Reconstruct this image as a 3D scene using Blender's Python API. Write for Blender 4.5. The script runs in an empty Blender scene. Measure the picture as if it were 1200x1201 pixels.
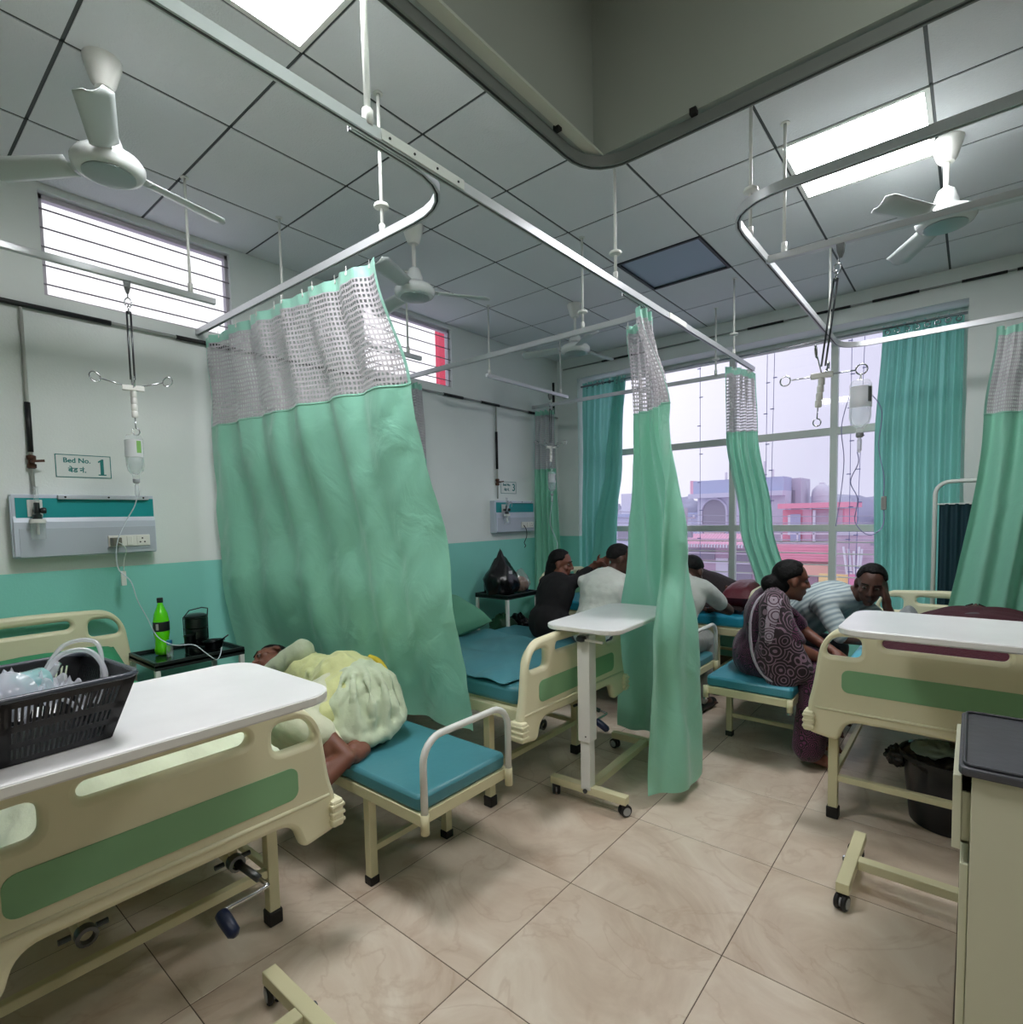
import bpy, bmesh, math, random
from mathutils import Vector, Matrix, noise
random.seed(7)
V = Vector
pi = math.pi
sc = bpy.context.scene
C = sc.collection

# ------------------------------------------------------------ camera, world, lights, exposure
yaw, pitch, roll = math.radians(-39.97), math.radians(-3.54), math.radians(-1.21)
fw = V((math.sin(yaw)*math.cos(pitch), math.cos(yaw)*math.cos(pitch), math.sin(pitch)))
rt = V((math.cos(yaw), -math.sin(yaw), 0))
up = rt.cross(fw)
R1 = rt*math.cos(roll) + up*math.sin(roll)
U1 = up*math.cos(roll) - rt*math.sin(roll)
cam = bpy.data.objects.new('camera', bpy.data.cameras.new('camera'))
C.objects.link(cam)
cam.matrix_world = Matrix(((R1.x, U1.x, -fw.x, 0), (R1.y, U1.y, -fw.y, 0), (R1.z, U1.z, -fw.z, 1.475), (0, 0, 0, 1)))
cam.data.sensor_width = 36
cam.data.sensor_fit = 'HORIZONTAL'
cam.data.lens = 655.6/1200*36
cam.data.shift_x = .0053
cam.data.shift_y = .0385
cam.data.clip_start = .02
cam.data.clip_end = 400
sc.camera = cam

sc.view_settings.view_transform = 'Standard'
sc.view_settings.look = 'None'
sc.view_settings.gamma = 1
sc.view_settings.use_curve_mapping = False
sc.view_settings.exposure = 0.80

PANEL_POWER = 24.0
SKY = 0.66
w = bpy.data.worlds.new('overcast_sky')
sc.world = w
w.use_nodes = True
nt = w.node_tree
nt.nodes.clear()
tc = nt.nodes.new('ShaderNodeTexCoord')
dp = nt.nodes.new('ShaderNodeVectorMath'); dp.operation = 'DOT_PRODUCT'
dp.inputs[1].default_value = (-.90, .15, .42)
nt.links.new(tc.outputs['Generated'], dp.inputs[0])
mr = nt.nodes.new('ShaderNodeMapRange')
mr.inputs['From Min'].default_value = .35; mr.inputs['From Max'].default_value = .95
nt.links.new(dp.outputs['Value'], mr.inputs['Value'])
nz = nt.nodes.new('ShaderNodeTexNoise'); nz.inputs['Scale'].default_value = 2.2; nz.inputs['Detail'].default_value = 3
nt.links.new(tc.outputs['Generated'], nz.inputs['Vector'])
mx = nt.nodes.new('ShaderNodeMix'); mx.data_type = 'RGBA'
mx.inputs[6].default_value = (.70, .69, .88, 1)
mx.inputs[7].default_value = (1.35, 1.33, 1.40, 1)
nt.links.new(mr.outputs[0], mx.inputs[0])
ml = nt.nodes.new('ShaderNodeMapRange')
ml.inputs['To Min'].default_value = .88; ml.inputs['To Max'].default_value = 1.1
nt.links.new(nz.outputs[0], ml.inputs['Value'])
mu = nt.nodes.new('ShaderNodeMath'); mu.operation = 'MULTIPLY'; mu.inputs[1].default_value = SKY
nt.links.new(ml.outputs[0], mu.inputs[0])
bg = nt.nodes.new('ShaderNodeBackground')
nt.links.new(mx.outputs[2], bg.inputs['Color']); nt.links.new(mu.outputs[0], bg.inputs['Strength'])
wo = nt.nodes.new('ShaderNodeOutputWorld'); nt.links.new(bg.outputs[0], wo.inputs[0])

# ------------------------------------------------------------ materials
MATS = {}
def s2l(c):
    c = c/255
    return c/12.92 if c <= .04045 else ((c+.055)/1.055)**2.4
def rgb(r, g, b): return (s2l(r), s2l(g), s2l(b), 1)
def mat(name, col, rough=.5, metal=0, bump=0, bscale=60, var=0, vscale=6, spec=.5, trans=0, sheen=0, coat=0):
    if name in MATS: return MATS[name]
    m = bpy.data.materials.new(name); m.use_nodes = True
    n = m.node_tree; p = n.nodes['Principled BSDF']
    p.inputs['Base Color'].default_value = col
    p.inputs['Roughness'].default_value = rough
    p.inputs['Metallic'].default_value = metal
    p.inputs['Specular IOR Level'].default_value = spec
    if sheen: p.inputs['Sheen Weight'].default_value = sheen
    if coat: p.inputs['Coat Weight'].default_value = coat
    t = n.nodes.new('ShaderNodeTexCoord')
    if var:
        z = n.nodes.new('ShaderNodeTexNoise'); z.inputs['Scale'].default_value = vscale; z.inputs['Detail'].default_value = 5
        n.links.new(t.outputs['Object'], z.inputs['Vector'])
        h = n.nodes.new('ShaderNodeHueSaturation'); h.inputs['Color'].default_value = col
        r = n.nodes.new('ShaderNodeMapRange'); r.inputs['To Min'].default_value = 1-var; r.inputs['To Max'].default_value = 1+var
        n.links.new(z.outputs[0], r.inputs[0]); n.links.new(r.outputs[0], h.inputs['Value']); n.links.new(h.outputs[0], p.inputs['Base Color'])
    if bump:
        z = n.nodes.new('ShaderNodeTexNoise'); z.inputs['Scale'].default_value = bscale; z.inputs['Detail'].default_value = 4
        n.links.new(t.outputs['Object'], z.inputs['Vector'])
        b = n.nodes.new('ShaderNodeBump'); b.inputs['Strength'].default_value = bump; b.inputs['Distance'].default_value = .01
        n.links.new(z.outputs[0], b.inputs['Height']); n.links.new(b.outputs[0], p.inputs['Normal'])
    MATS[name] = m
    return m
def emit(name, col, s):
    m = bpy.data.materials.new(name); m.use_nodes = True
    n = m.node_tree; n.nodes.clear()
    e = n.nodes.new('ShaderNodeEmission'); e.inputs[0].default_value = col; e.inputs[1].default_value = s
    o = n.nodes.new('ShaderNodeOutputMaterial'); n.links.new(e.outputs[0], o.inputs[0])
    return m
def clear_mat(name, col, opac, rough=.1, gloss=.1):
    """thin see-through plastic or glass: mostly transparent, a little diffuse, a little gloss"""
    m = bpy.data.materials.new(name); m.use_nodes = True
    n = m.node_tree; n.nodes.clear()
    tr = n.nodes.new('ShaderNodeBsdfTransparent'); tr.inputs[0].default_value = (1, 1, 1, 1)
    d0 = n.nodes.new('ShaderNodeBsdfDiffuse'); d0.inputs[0].default_value = col
    d1 = n.nodes.new('ShaderNodeBsdfTranslucent'); d1.inputs[0].default_value = col
    df = n.nodes.new('ShaderNodeMixShader'); df.inputs[0].default_value = .5
    n.links.new(d0.outputs[0], df.inputs[1]); n.links.new(d1.outputs[0], df.inputs[2])
    gl = n.nodes.new('ShaderNodeBsdfGlossy'); gl.inputs['Roughness'].default_value = rough
    a = n.nodes.new('ShaderNodeMixShader'); a.inputs[0].default_value = opac
    n.links.new(tr.outputs[0], a.inputs[1]); n.links.new(df.outputs[0], a.inputs[2])
    f = n.nodes.new('ShaderNodeFresnel'); f.inputs[0].default_value = 1.45
    mm = n.nodes.new('ShaderNodeMath'); mm.operation = 'MULTIPLY'; mm.inputs[1].default_value = gloss*10
    gb = n.nodes.new('ShaderNodeNewGeometry'); ib = n.nodes.new('ShaderNodeMath'); ib.operation = 'SUBTRACT'; ib.inputs[0].default_value = 1; n.links.new(gb.outputs['Backfacing'], ib.inputs[1])
    m3 = n.nodes.new('ShaderNodeMath'); m3.operation = 'MULTIPLY'; n.links.new(ib.outputs[0], m3.inputs[0]); n.links.new(f.outputs[0], m3.inputs[1])
    n.links.new(m3.outputs[0], mm.inputs[0])
    b = n.nodes.new('ShaderNodeMixShader'); n.links.new(mm.outputs[0], b.inputs[0])
    n.links.new(a.outputs[0], b.inputs[1]); n.links.new(gl.outputs[0], b.inputs[2])
    o = n.nodes.new('ShaderNodeOutputMaterial'); n.links.new(b.outputs[0], o.inputs[0])
    MATS[name] = m
    return m

cream = mat('cream_plastic', rgb(230, 225, 190), .38, bump=.03, bscale=300)
creamp = mat('cream_powder_coat', rgb(214, 209, 170), .42, bump=.03, bscale=200)
green_ins = mat('green_insert', rgb(134, 182, 136), .55, bump=.05, bscale=400)
white_pl = mat('white_plastic', rgb(232, 232, 226), .4)
white_paint = mat('white_metal', rgb(222, 224, 218), .4, spec=.5)
alu = mat('aluminium_rail', rgb(205, 208, 210), .35, metal=.35)
alu_dark = mat('rail_slot', rgb(40, 44, 46), .6)
chrome = mat('chrome', rgb(190, 192, 195), .18, metal=1)
steel = mat('dark_steel', rgb(95, 98, 100), .3, metal=1)
black = mat('black_rubber', rgb(18, 18, 19), .55)
blackp = mat('black_plastic', rgb(26, 28, 32), .35)
lam = mat('marble_laminate', rgb(232, 232, 232), .3, var=.10, vscale=7)
green_matt = mat('green_rexine', rgb(92, 200, 142), .45, bump=.2, bscale=14)
teal_matt = mat('teal_rexine', rgb(70, 132, 142), .42, bump=.35, bscale=9, var=.06)
blue_matt = mat('turquoise_rexine', rgb(30, 142, 170), .4, bump=.35, bscale=9)
lblue_matt = mat('light_blue_rexine', rgb(90, 185, 205), .4, bump=.3, bscale=9)
green_pil = mat('green_pillowcase', rgb(88, 150, 122), .7, bump=.4, bscale=10)
skin_d = mat('brown_skin', rgb(80, 52, 42), .5, var=.1, vscale=12)
skin_m = mat('warm_brown_skin', rgb(116, 72, 56), .5, var=.12, vscale=12)
hair_m = mat('black_hair', rgb(11, 10, 10), .6, bump=.6, bscale=90, spec=.2)
hair_g = mat('greying_hair', rgb(26, 25, 25), .7, bump=.6, bscale=160, spec=.2)
eye_m = mat('eye_white', rgb(120, 108, 102), .35)
iris_m = mat('dark_iris', rgb(20, 12, 10), .1)
grout_m = mat('grout', rgb(95, 82, 70), .9)
glass_m = clear_mat('window_glass', (.8, .85, .9, 1), .02, .03, .12)
bottle_m = clear_mat('clear_bottle', (.9, .94, .95, 1), .22, .15, .06)
fluid_m = clear_mat('saline', (.74, .84, .86, 1), .30, .1, .06)
tube_m = clear_mat('clear_tube', (.88, .90, .95, 1), .48, .15, .15)
film_m = clear_mat('plastic_film', (.88, .90, .97, 1), .58, .15, .15)
aqua_m = clear_mat('aqua_plastic', (.45, .85, .82, 1), .5, .2, .15)

def wall_paint():
    m = bpy.data.materials.new('two_tone_wall_paint'); m.use_nodes = True
    n = m.node_tree; p = n.nodes['Principled BSDF']; p.inputs['Roughness'].default_value = .5
    p.inputs['Specular IOR Level'].default_value = .3
    g = n.nodes.new('ShaderNodeNewGeometry'); s = n.nodes.new('ShaderNodeSeparateXYZ')
    n.links.new(g.outputs['Position'], s.inputs[0])
    c = n.nodes.new('ShaderNodeMath'); c.operation = 'GREATER_THAN'; c.inputs[1].default_value = 1.24
    n.links.new(s.outputs[2], c.inputs[0])
    x = n.nodes.new('ShaderNodeMix'); x.data_type = 'RGBA'
    x.inputs[6].default_value = rgb(138, 214, 200); x.inputs[7].default_value = rgb(228, 234, 230)
    n.links.new(c.outputs[0], x.inputs[0])
    z = n.nodes.new('ShaderNodeTexNoise'); z.inputs['Scale'].default_value = 2.5; z.inputs['Detail'].default_value = 6
    n.links.new(g.outputs['Position'], z.inputs['Vector'])
    r = n.nodes.new('ShaderNodeMapRange'); r.inputs['To Min'].default_value = .93; r.inputs['To Max'].default_value = 1.05
    n.links.new(z.outputs[0], r.inputs[0])
    h = n.nodes.new('ShaderNodeHueSaturation'); n.links.new(x.outputs[2], h.inputs['Color']); n.links.new(r.outputs[0], h.inputs['Value'])
    n.links.new(h.outputs[0], p.inputs['Base Color'])
    z2 = n.nodes.new('ShaderNodeTexNoise'); z2.inputs['Scale'].default_value = 90
    n.links.new(g.outputs['Position'], z2.inputs['Vector'])
    b = n.nodes.new('ShaderNodeBump'); b.inputs['Strength'].default_value = .08; b.inputs['Distance'].default_value = .01
    n.links.new(z2.outputs[0], b.inputs['Height']); n.links.new(b.outputs[0], p.inputs['Normal'])
    return m
wall_m = wall_paint()
plain_wall = mat('off_white_paint', rgb(205, 212, 206), .5, var=.04, vscale=3, spec=.3)

def tile_mat():
    m = bpy.data.materials.new('beige_marble_tile'); m.use_nodes = True
    n = m.node_tree; p = n.nodes['Principled BSDF']; p.inputs['Roughness'].default_value = .33
    g = n.nodes.new('ShaderNodeNewGeometry'); oi = n.nodes.new('ShaderNodeObjectInfo')
    mu = n.nodes.new('ShaderNodeVectorMath'); mu.operation = 'SCALE'; mu.inputs[0].default_value = (37, 53, 0)
    n.links.new(oi.outputs['Random'], mu.inputs['Scale'])
    ad = n.nodes.new('ShaderNodeVectorMath'); n.links.new(g.outputs['Position'], ad.inputs[0]); n.links.new(mu.outputs[0], ad.inputs[1])
    z = n.nodes.new('ShaderNodeTexNoise'); z.inputs['Scale'].default_value = 2.0; z.inputs['Detail'].default_value = 9; z.inputs['Distortion'].default_value = 1.6
    z.inputs['Roughness'].default_value = .62
    n.links.new(ad.outputs[0], z.inputs['Vector'])
    cr = n.nodes.new('ShaderNodeValToRGB')
    e = cr.color_ramp; e.elements[0].position = .3; e.elements[0].color = rgb(186, 166, 146)
    e.elements[1].position = .72; e.elements[1].color = rgb(222, 211, 194)
    q = e.elements.new(.5); q.color = rgb(206, 190, 171)
    n.links.new(z.outputs[0], cr.inputs[0])
    v = n.nodes.new('ShaderNodeTexNoise'); v.inputs['Scale'].default_value = 2.2; v.inputs['Detail'].default_value = 7; v.inputs['Distortion'].default_value = 1.2
    n.links.new(ad.outputs[0], v.inputs['Vector'])
    sb = n.nodes.new('ShaderNodeMath'); sb.operation = 'SUBTRACT'; sb.inputs[1].default_value = .5; n.links.new(v.outputs[0], sb.inputs[0])
    ab = n.nodes.new('ShaderNodeMath'); ab.operation = 'ABSOLUTE'; n.links.new(sb.outputs[0], ab.inputs[0])
    mrr = n.nodes.new('ShaderNodeMapRange'); mrr.inputs['From Max'].default_value = .02; mrr.inputs['To Min'].default_value = .26; mrr.inputs['To Max'].default_value = 0
    n.links.new(ab.outputs[0], mrr.inputs[0])
    x = n.nodes.new('ShaderNodeMix'); x.data_type = 'RGBA'; x.inputs[7].default_value = rgb(168, 138, 112)
    n.links.new(cr.outputs[0], x.inputs[6]); n.links.new(mrr.outputs[0], x.inputs[0]); n.links.new(x.outputs[2], p.inputs['Base Color'])
    r2 = n.nodes.new('ShaderNodeMapRange'); r2.inputs['To Min'].default_value = .28; r2.inputs['To Max'].default_value = .5
    n.links.new(z.outputs[0], r2.inputs[0]); n.links.new(r2.outputs[0], p.inputs['Roughness'])
    return m
tile_m = tile_mat()
ceil_m = mat('ceiling_tile', rgb(224, 227, 229), .9, bump=.25, bscale=120, spec=.1, var=.03, vscale=1.5)
ceil_gap = mat('ceiling_grid_gap', rgb(46, 52, 52), .9)
ceil_grid = mat('ceiling_grid_bar', rgb(150, 156, 154), .6)
lit = emit('led_diffuser', (1, .995, 1.02, 1), PANEL_POWER)

def cloth_mat(name, col, net=False, transl=.25, rough=.42):
    m = bpy.data.materials.new(name); m.use_nodes = True
    n = m.node_tree; p = n.nodes['Principled BSDF']
    p.inputs['Base Color'].default_value = col; p.inputs['Roughness'].default_value = rough
    p.inputs['Sheen Weight'].default_value = .2
    o = [k for k in n.nodes if k.type == 'OUTPUT_MATERIAL'][0]
    t = n.nodes.new('ShaderNodeBsdfTranslucent'); t.inputs[0].default_value = col
    a = n.nodes.new('ShaderNodeMixShader'); a.inputs[0].default_value = transl
    n.links.new(p.outputs[0], a.inputs[1]); n.links.new(t.outputs[0], a.inputs[2])
    uv = n.nodes.new('ShaderNodeTexCoord')
    if not net:
        z = n.nodes.new('ShaderNodeTexNoise'); z.inputs['Scale'].default_value = 5; z.inputs['Detail'].default_value = 6; z.inputs['Distortion'].default_value = .9
        n.links.new(uv.outputs['UV'], z.inputs['Vector'])
        b = n.nodes.new('ShaderNodeBump'); b.inputs['Strength'].default_value = .42; b.inputs['Distance'].default_value = .035
        n.links.new(z.outputs[0], b.inputs['Height']); n.links.new(b.outputs[0], p.inputs['Normal'])
        n.links.new(a.outputs[0], o.inputs[0])
        return m
    s = n.nodes.new('ShaderNodeSeparateXYZ'); n.links.new(uv.outputs['UV'], s.inputs[0])
    outs = []
    for k in (0, 1):
        f = n.nodes.new('ShaderNodeMath'); f.operation = 'MULTIPLY'; f.inputs[1].default_value = 1/.023; n.links.new(s.outputs[k], f.inputs[0])
        g = n.nodes.new('ShaderNodeMath'); g.operation = 'FRACT'; n.links.new(f.outputs[0], g.inputs[0])
        h = n.nodes.new('ShaderNodeMath'); h.operation = 'GREATER_THAN'; h.inputs[1].default_value = .42; n.links.new(g.outputs[0], h.inputs[0])
        outs.append(h)
    q = n.nodes.new('ShaderNodeMath'); q.operation = 'MULTIPLY'; n.links.new(outs[0].outputs[0], q.inputs[0]); n.links.new(outs[1].outputs[0], q.inputs[1])
    q2 = n.nodes.new('ShaderNodeMath'); q2.operation = 'MULTIPLY'; q2.inputs[1].default_value = .88; n.links.new(q.outputs[0], q2.inputs[0])
    tr = n.nodes.new('ShaderNodeBsdfTransparent')
    b = n.nodes.new('ShaderNodeMixShader'); n.links.new(q2.outputs[0], b.inputs[0]); n.links.new(a.outputs[0], b.inputs[1]); n.links.new(tr.outputs[0], b.inputs[2])
    n.links.new(b.outputs[0], o.inputs[0])
    return m
cur_m = cloth_mat('mint_satin', rgb(154, 220, 194), rough=.34)
cur_w = cloth_mat('window_curtain_mint', rgb(140, 208, 194), transl=.55, rough=.6)
hem_m = cloth_mat('mint_header_tape', rgb(160, 218, 198))
net_m = cloth_mat('grey_net', rgb(196, 192, 196), net=True)
darkcur = mat('dark_teal_screen', rgb(18, 52, 62), .7)

# ------------------------------------------------------------ mesh builder
class MB:
    def __init__(s): s.v = []; s.f = []; s.uv = None
    def add(s, vs, fs):
        o = len(s.v); s.v += [tuple(v) for v in vs]; s.f += [tuple(i+o for i in f) for f in fs]; return s
    def box(s, x0, x1, y0, y1, z0, z1):
        return s.add([(x0,y0,z0),(x1,y0,z0),(x1,y1,z0),(x0,y1,z0),(x0,y0,z1),(x1,y0,z1),(x1,y1,z1),(x0,y1,z1)],
                     [(0,3,2,1),(4,5,6,7),(0,1,5,4),(1,2,6,5),(2,3,7,6),(3,0,4,7)])
    def bar(s, a, b, w_, h, upv=(0, 0, 1)):
        a, b = V(a), V(b); d = (b-a).normalized(); u = V(upv)
        if abs(d.dot(u)) > .98: u = V((1, 0, 0))
        r = d.cross(u).normalized()*w_/2; u = r.cross(d).normalized()*h/2
        vs = [p+i*r+j*u for p in (a, b) for i, j in ((-1,-1),(1,-1),(1,1),(-1,1))]
        return s.add(vs, [(0,1,2,3),(7,6,5,4),(0,4,5,1),(1,5,6,2),(2,6,7,3),(3,7,4,0)])
    def tube(s, pts, r, n=8, closed=False, cap=True):
        pts = [V(p) for p in pts]; N = len(pts)
        rr = r if isinstance(r, (list, tuple)) else [r]*N
        o = len(s.v); prev = None
        for i, p in enumerate(pts):
            if closed: d = pts[(i+1) % N]-pts[i-1]
            else: d = pts[min(i+1, N-1)]-pts[max(i-1, 0)]
            d = d.normalized() if d.length else V((0,0,1))
            if prev is None: a = d.orthogonal().normalized()
            else:
                a = prev-d*prev.dot(d); a = a.normalized() if a.length > 1e-6 else d.orthogonal().normalized()
            prev = a; b = d.cross(a)
            for k in range(n):
                t = 2*pi*k/n; s.v.append(tuple(p+(a*math.cos(t)+b*math.sin(t))*rr[i]))
        for i in range(N if closed else N-1):
            j = (i+1) % N
            for k in range(n):
                l = (k+1) % n; s.f.append((o+i*n+k, o+i*n+l, o+j*n+l, o+j*n+k))
        if cap and not closed:
            s.f.append(tuple(o+k for k in range(n))[::-1]); s.f.append(tuple(o+(N-1)*n+k for k in range(n)))
        return s
    def lathe(s, prof, c=(0,0,0), axis=(0,0,1), n=20):
        c = V(c); ax = V(axis).normalized(); a = ax.orthogonal().normalized(); b = ax.cross(a); o = len(s.v)
        for r, h in prof:
            for k in range(n):
                t = 2*pi*k/n; s.v.append(tuple(c+ax*h+(a*math.cos(t)+b*math.sin(t))*max(r, 1e-4)))
        for i in range(len(prof)-1):
            for k in range(n):
                l = (k+1) % n; s.f.append((o+i*n+k, o+i*n+l, o+(i+1)*n+l, o+(i+1)*n+k))
        s.f.append(tuple(o+k for k in range(n))[::-1]); s.f.append(tuple(o+(len(prof)-1)*n+k for k in range(n)))
        return s
    def ell(s, c, rx, ry, rz, n=16, m=10, M=None):
        c = V(c); o = len(s.v)
        for i in range(m+1):
            t = pi*i/m
            for k in range(n):
                q = 2*pi*k/n; p = V((rx*math.sin(t)*math.cos(q), ry*math.sin(t)*math.sin(q), rz*math.cos(t)))
                if M: p = M @ p
                s.v.append(tuple(c+p))
        for i in range(m):
            for k in range(n):
                l = (k+1) % n; s.f.append((o+i*n+k, o+(i+1)*n+k, o+(i+1)*n+l, o+i*n+l))
        return s
    def cap(s, a, ra, b, rb, n=14):
        a, b = V(a), V(b); d = b-a; L = d.length
        if L < 1e-5: return s.ell(a, ra, ra, ra)
        d = d/L; pts = []; rad = []
        for i in range(5):
            t = pi/2*(1-i/4); pts.append(a-d*ra*math.sin(t)); rad.append(max(ra*math.cos(t), 1e-4))
        for i in range(5):
            t = pi/2*i/4; pts.append(b+d*rb*math.sin(t)); rad.append(max(rb*math.cos(t), 1e-4))
        return s.tube(pts, rad, n)
    def prism(s, outline, h0, h1, fn):
        """outline (u,v) pairs, fn(u,v,h)->xyz"""
        n = len(outline); o = len(s.v)
        for h in (h0, h1): s.v += [tuple(fn(u, v, h)) for u, v in outline]
        s.f.append(tuple(o+i for i in range(n))[::-1]); s.f.append(tuple(o+n+i for i in range(n)))
        for i in range(n):
            j = (i+1) % n; s.f.append((o+i, o+j, o+n+j, o+n+i))
        return s
    def grid(s, nu, nv, fn):
        o = len(s.v)
        for j in range(nv+1):
            for i in range(nu+1): s.v.append(tuple(fn(i/nu, j/nv)))
        for j in range(nv):
            for i in range(nu):
                a = o+j*(nu+1)+i; s.f.append((a, a+1, a+nu+2, a+nu+1))
        return s
    def build(s, name, m, parent=None, smooth=False, bevel=0, loc=None, recalc=True):
        me = bpy.data.meshes.new(name); me.from_pydata(s.v, [], s.f); me.update()
        if recalc:
            bm = bmesh.new(); bm.from_mesh(me); bmesh.ops.recalc_face_normals(bm, faces=bm.faces); bm.to_mesh(me); bm.free()
        o = bpy.data.objects.new(name, me); C.objects.link(o)
        for k in (m if isinstance(m, (list, tuple)) else [m]): me.materials.append(k)
        if smooth:
            me.polygons.foreach_set('use_smooth', [True]*len(me.polygons))
            if smooth == 'auto':
                me.set_sharp_from_angle(angle=math.radians(38))
        if bevel:
            b = o.modifiers.new('bevel', 'BEVEL'); b.width = bevel; b.segments = 2; b.limit_method = 'ANGLE'
        if parent is not None: o.parent = parent
        if loc: o.location = loc
        return o

def tag(o, label, cat, group=None, kind=None):
    o['label'] = label; o['category'] = cat
    if group: o['group'] = group
    if kind: o['kind'] = kind
    return o
def thing(name, label, cat, loc=(0,0,0), rz=0, group=None):
    o = bpy.data.objects.new(name, None); C.objects.link(o); o.empty_display_size = .1
    o.location = loc; o.rotation_euler = (0, 0, rz)
    return tag(o, label, cat, group)
def struct(o): o['kind'] = 'structure'; return o
def inst(o, parent, loc=(0,0,0), rot=None, name=None):
    c = o.copy(); C.objects.link(c); c.parent = parent; c.location = loc
    if rot: c.rotation_euler = rot
    return c
def lerp(a, b, t): return a+(b-a)*t
def rrect(w_, h, r, n=5, cx=0, cy=0):
    out = []
    for sx, sy, a0 in ((1,1,0),(-1,1,90),(-1,-1,180),(1,-1,270)):
        for i in range(n+1):
            a = math.radians(a0+90*i/n); out.append((cx+sx*(w_/2-r)+r*math.cos(a), cy+sy*(h/2-r)+r*math.sin(a)))
    return out
def smoothpath(pts, n=6):
    """Catmull-Rom through pts"""
    P = [V(p) for p in pts]; out = []
    for i in range(len(P)-1):
        a = P[max(i-1, 0)]; b = P[i]; c = P[i+1]; d = P[min(i+2, len(P)-1)]
        for k in range(n):
            t = k/n; out.append(.5*((2*b)+(c-a)*t+(2*a-5*b+4*c-d)*t*t+(3*b-a-3*c+d)*t**3))
    out.append(P[-1]); return out
def roundpoly(pts, rad, n=5):
    N = len(pts); out = []
    for i in range(N):
        p = V(pts[i]).to_2d(); a = V(pts[i-1]).to_2d(); b = V(pts[(i+1) % N]).to_2d(); r = rad[i]
        if r <= 0: out.append(tuple(p)); continue
        da = (a-p); db = (b-p); k = min(r, da.length*.5, db.length*.5)
        s_ = p+da.normalized()*k; e = p+db.normalized()*k
        for j in range(n+1):
            t = j/n; q = s_*(1-t)**2+p*2*t*(1-t)+e*t*t; out.append(tuple(q))
    return out
TMP = bpy.data.scenes.new('scratch')
def eval_mesh(t, keep=False):
    """mesh of an object with its modifiers, worked out in a scratch scene to stay quick"""
    TMP.collection.objects.link(t); vl = TMP.view_layers[0]; vl.update()
    me = bpy.data.meshes.new_from_object(t.evaluated_get(vl.depsgraph), depsgraph=vl.depsgraph)
    TMP.collection.objects.unlink(t)
    if not keep: bpy.data.objects.remove(t)
    return me
def plate_with_holes(name, outline, holes, thick, m, parent, frame, bev=.012):
    """flat board from a filled 2D curve with holes, rounded edges; frame: 4x4 matrix"""
    cu = bpy.data.curves.new(name, 'CURVE'); cu.dimensions = '2D'; cu.fill_mode = 'BOTH'
    cu.extrude = thick/2-bev; cu.bevel_depth = bev; cu.bevel_resolution = 2; cu.offset = -bev
    for loop in [outline]+holes:
        sp = cu.splines.new('POLY'); sp.points.add(len(loop)-1); sp.use_cyclic_u = True
        for i, (x, y) in enumerate(loop): sp.points[i].co = (x, y, 0, 1)
    me = eval_mesh(bpy.data.objects.new(name, cu))
    me.transform(frame); me.materials.clear(); me.materials.append(m)
    me.polygons.foreach_set('use_smooth', [True]*len(me.polygons)); me.set_sharp_from_angle(angle=math.radians(40))
    o = bpy.data.objects.new(name, me); C.objects.link(o); o.parent = parent
    return o
def text_mesh(name, s, size, m, parent, frame, font=None, ext=.0008, bold=0, align='CENTER'):
    cu = bpy.data.curves.new(name, 'FONT'); cu.body = s; cu.size = size; cu.extrude = ext; cu.align_x = align; cu.align_y = 'CENTER'
    cu.offset = bold
    if font: cu.font = font
    me = eval_mesh(bpy.data.objects.new(name, cu))
    me.transform(frame); me.materials.clear(); me.materials.append(m)
    o = bpy.data.objects.new(name, me); C.objects.link(o); o.parent = parent
    return o
# frame whose local x -> world +Y, local y -> world Z, local z -> world +X (faces the room from the left wall)
FX = Matrix(((0,0,1,0),(1,0,0,0),(0,1,0,0),(0,0,0,1)))

# ------------------------------------------------------------ the room
XW, YW, ZC = -3.71, 5.40, 3.23
XE, YS = 2.7, -2.4
# left wall with two high openings
m = MB()
ys = [YS-.2, .76, 1.72, 2.75, 3.71, YW+.45]
for a, b, op in ((ys[0],ys[1],0),(ys[1],ys[2],1),(ys[2],ys[3],0),(ys[3],ys[4],1),(ys[4],ys[5],0)):
    if op: m.box(XW-.07, XW, a, b, -.05, 2.67); m.box(XW-.07, XW, a, b, 3.195, ZC+.1)
    else: m.box(XW-.07, XW, a, b, -.05, ZC+.1)
wl = struct(m.build('wall_left', wall_m))
# window wall, deep reveal around the big window
WX0, WX1, WZ0, WZ1, WY = -3.44, -.066, .55, 3.0, 5.66
m = MB()
m.box(XW, WX0, YW, YW+.45, -.05, ZC+.1); m.box(WX1, XE+.2, YW, YW+.45, -.05, ZC+.1)
m.box(WX0, WX1, YW, YW+.45, -.05, WZ0); m.box(WX0, WX1, YW, YW+.45, WZ1, ZC+.1)
struct(m.build('wall_far', wall_m))
struct(MB().box(XE, XE+.2, YS-.2, YW+.45, -.05, ZC+.1).build('wall_right', mat('bounce_cut_grey', rgb(120, 130, 126), .7)))  # unseen walls coloured dark to cut bounced fill light
struct(MB().box(XW, XE, YS-.2, YS, -.05, ZC+.1).build('wall_near', MATS['bounce_cut_grey']))
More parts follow.
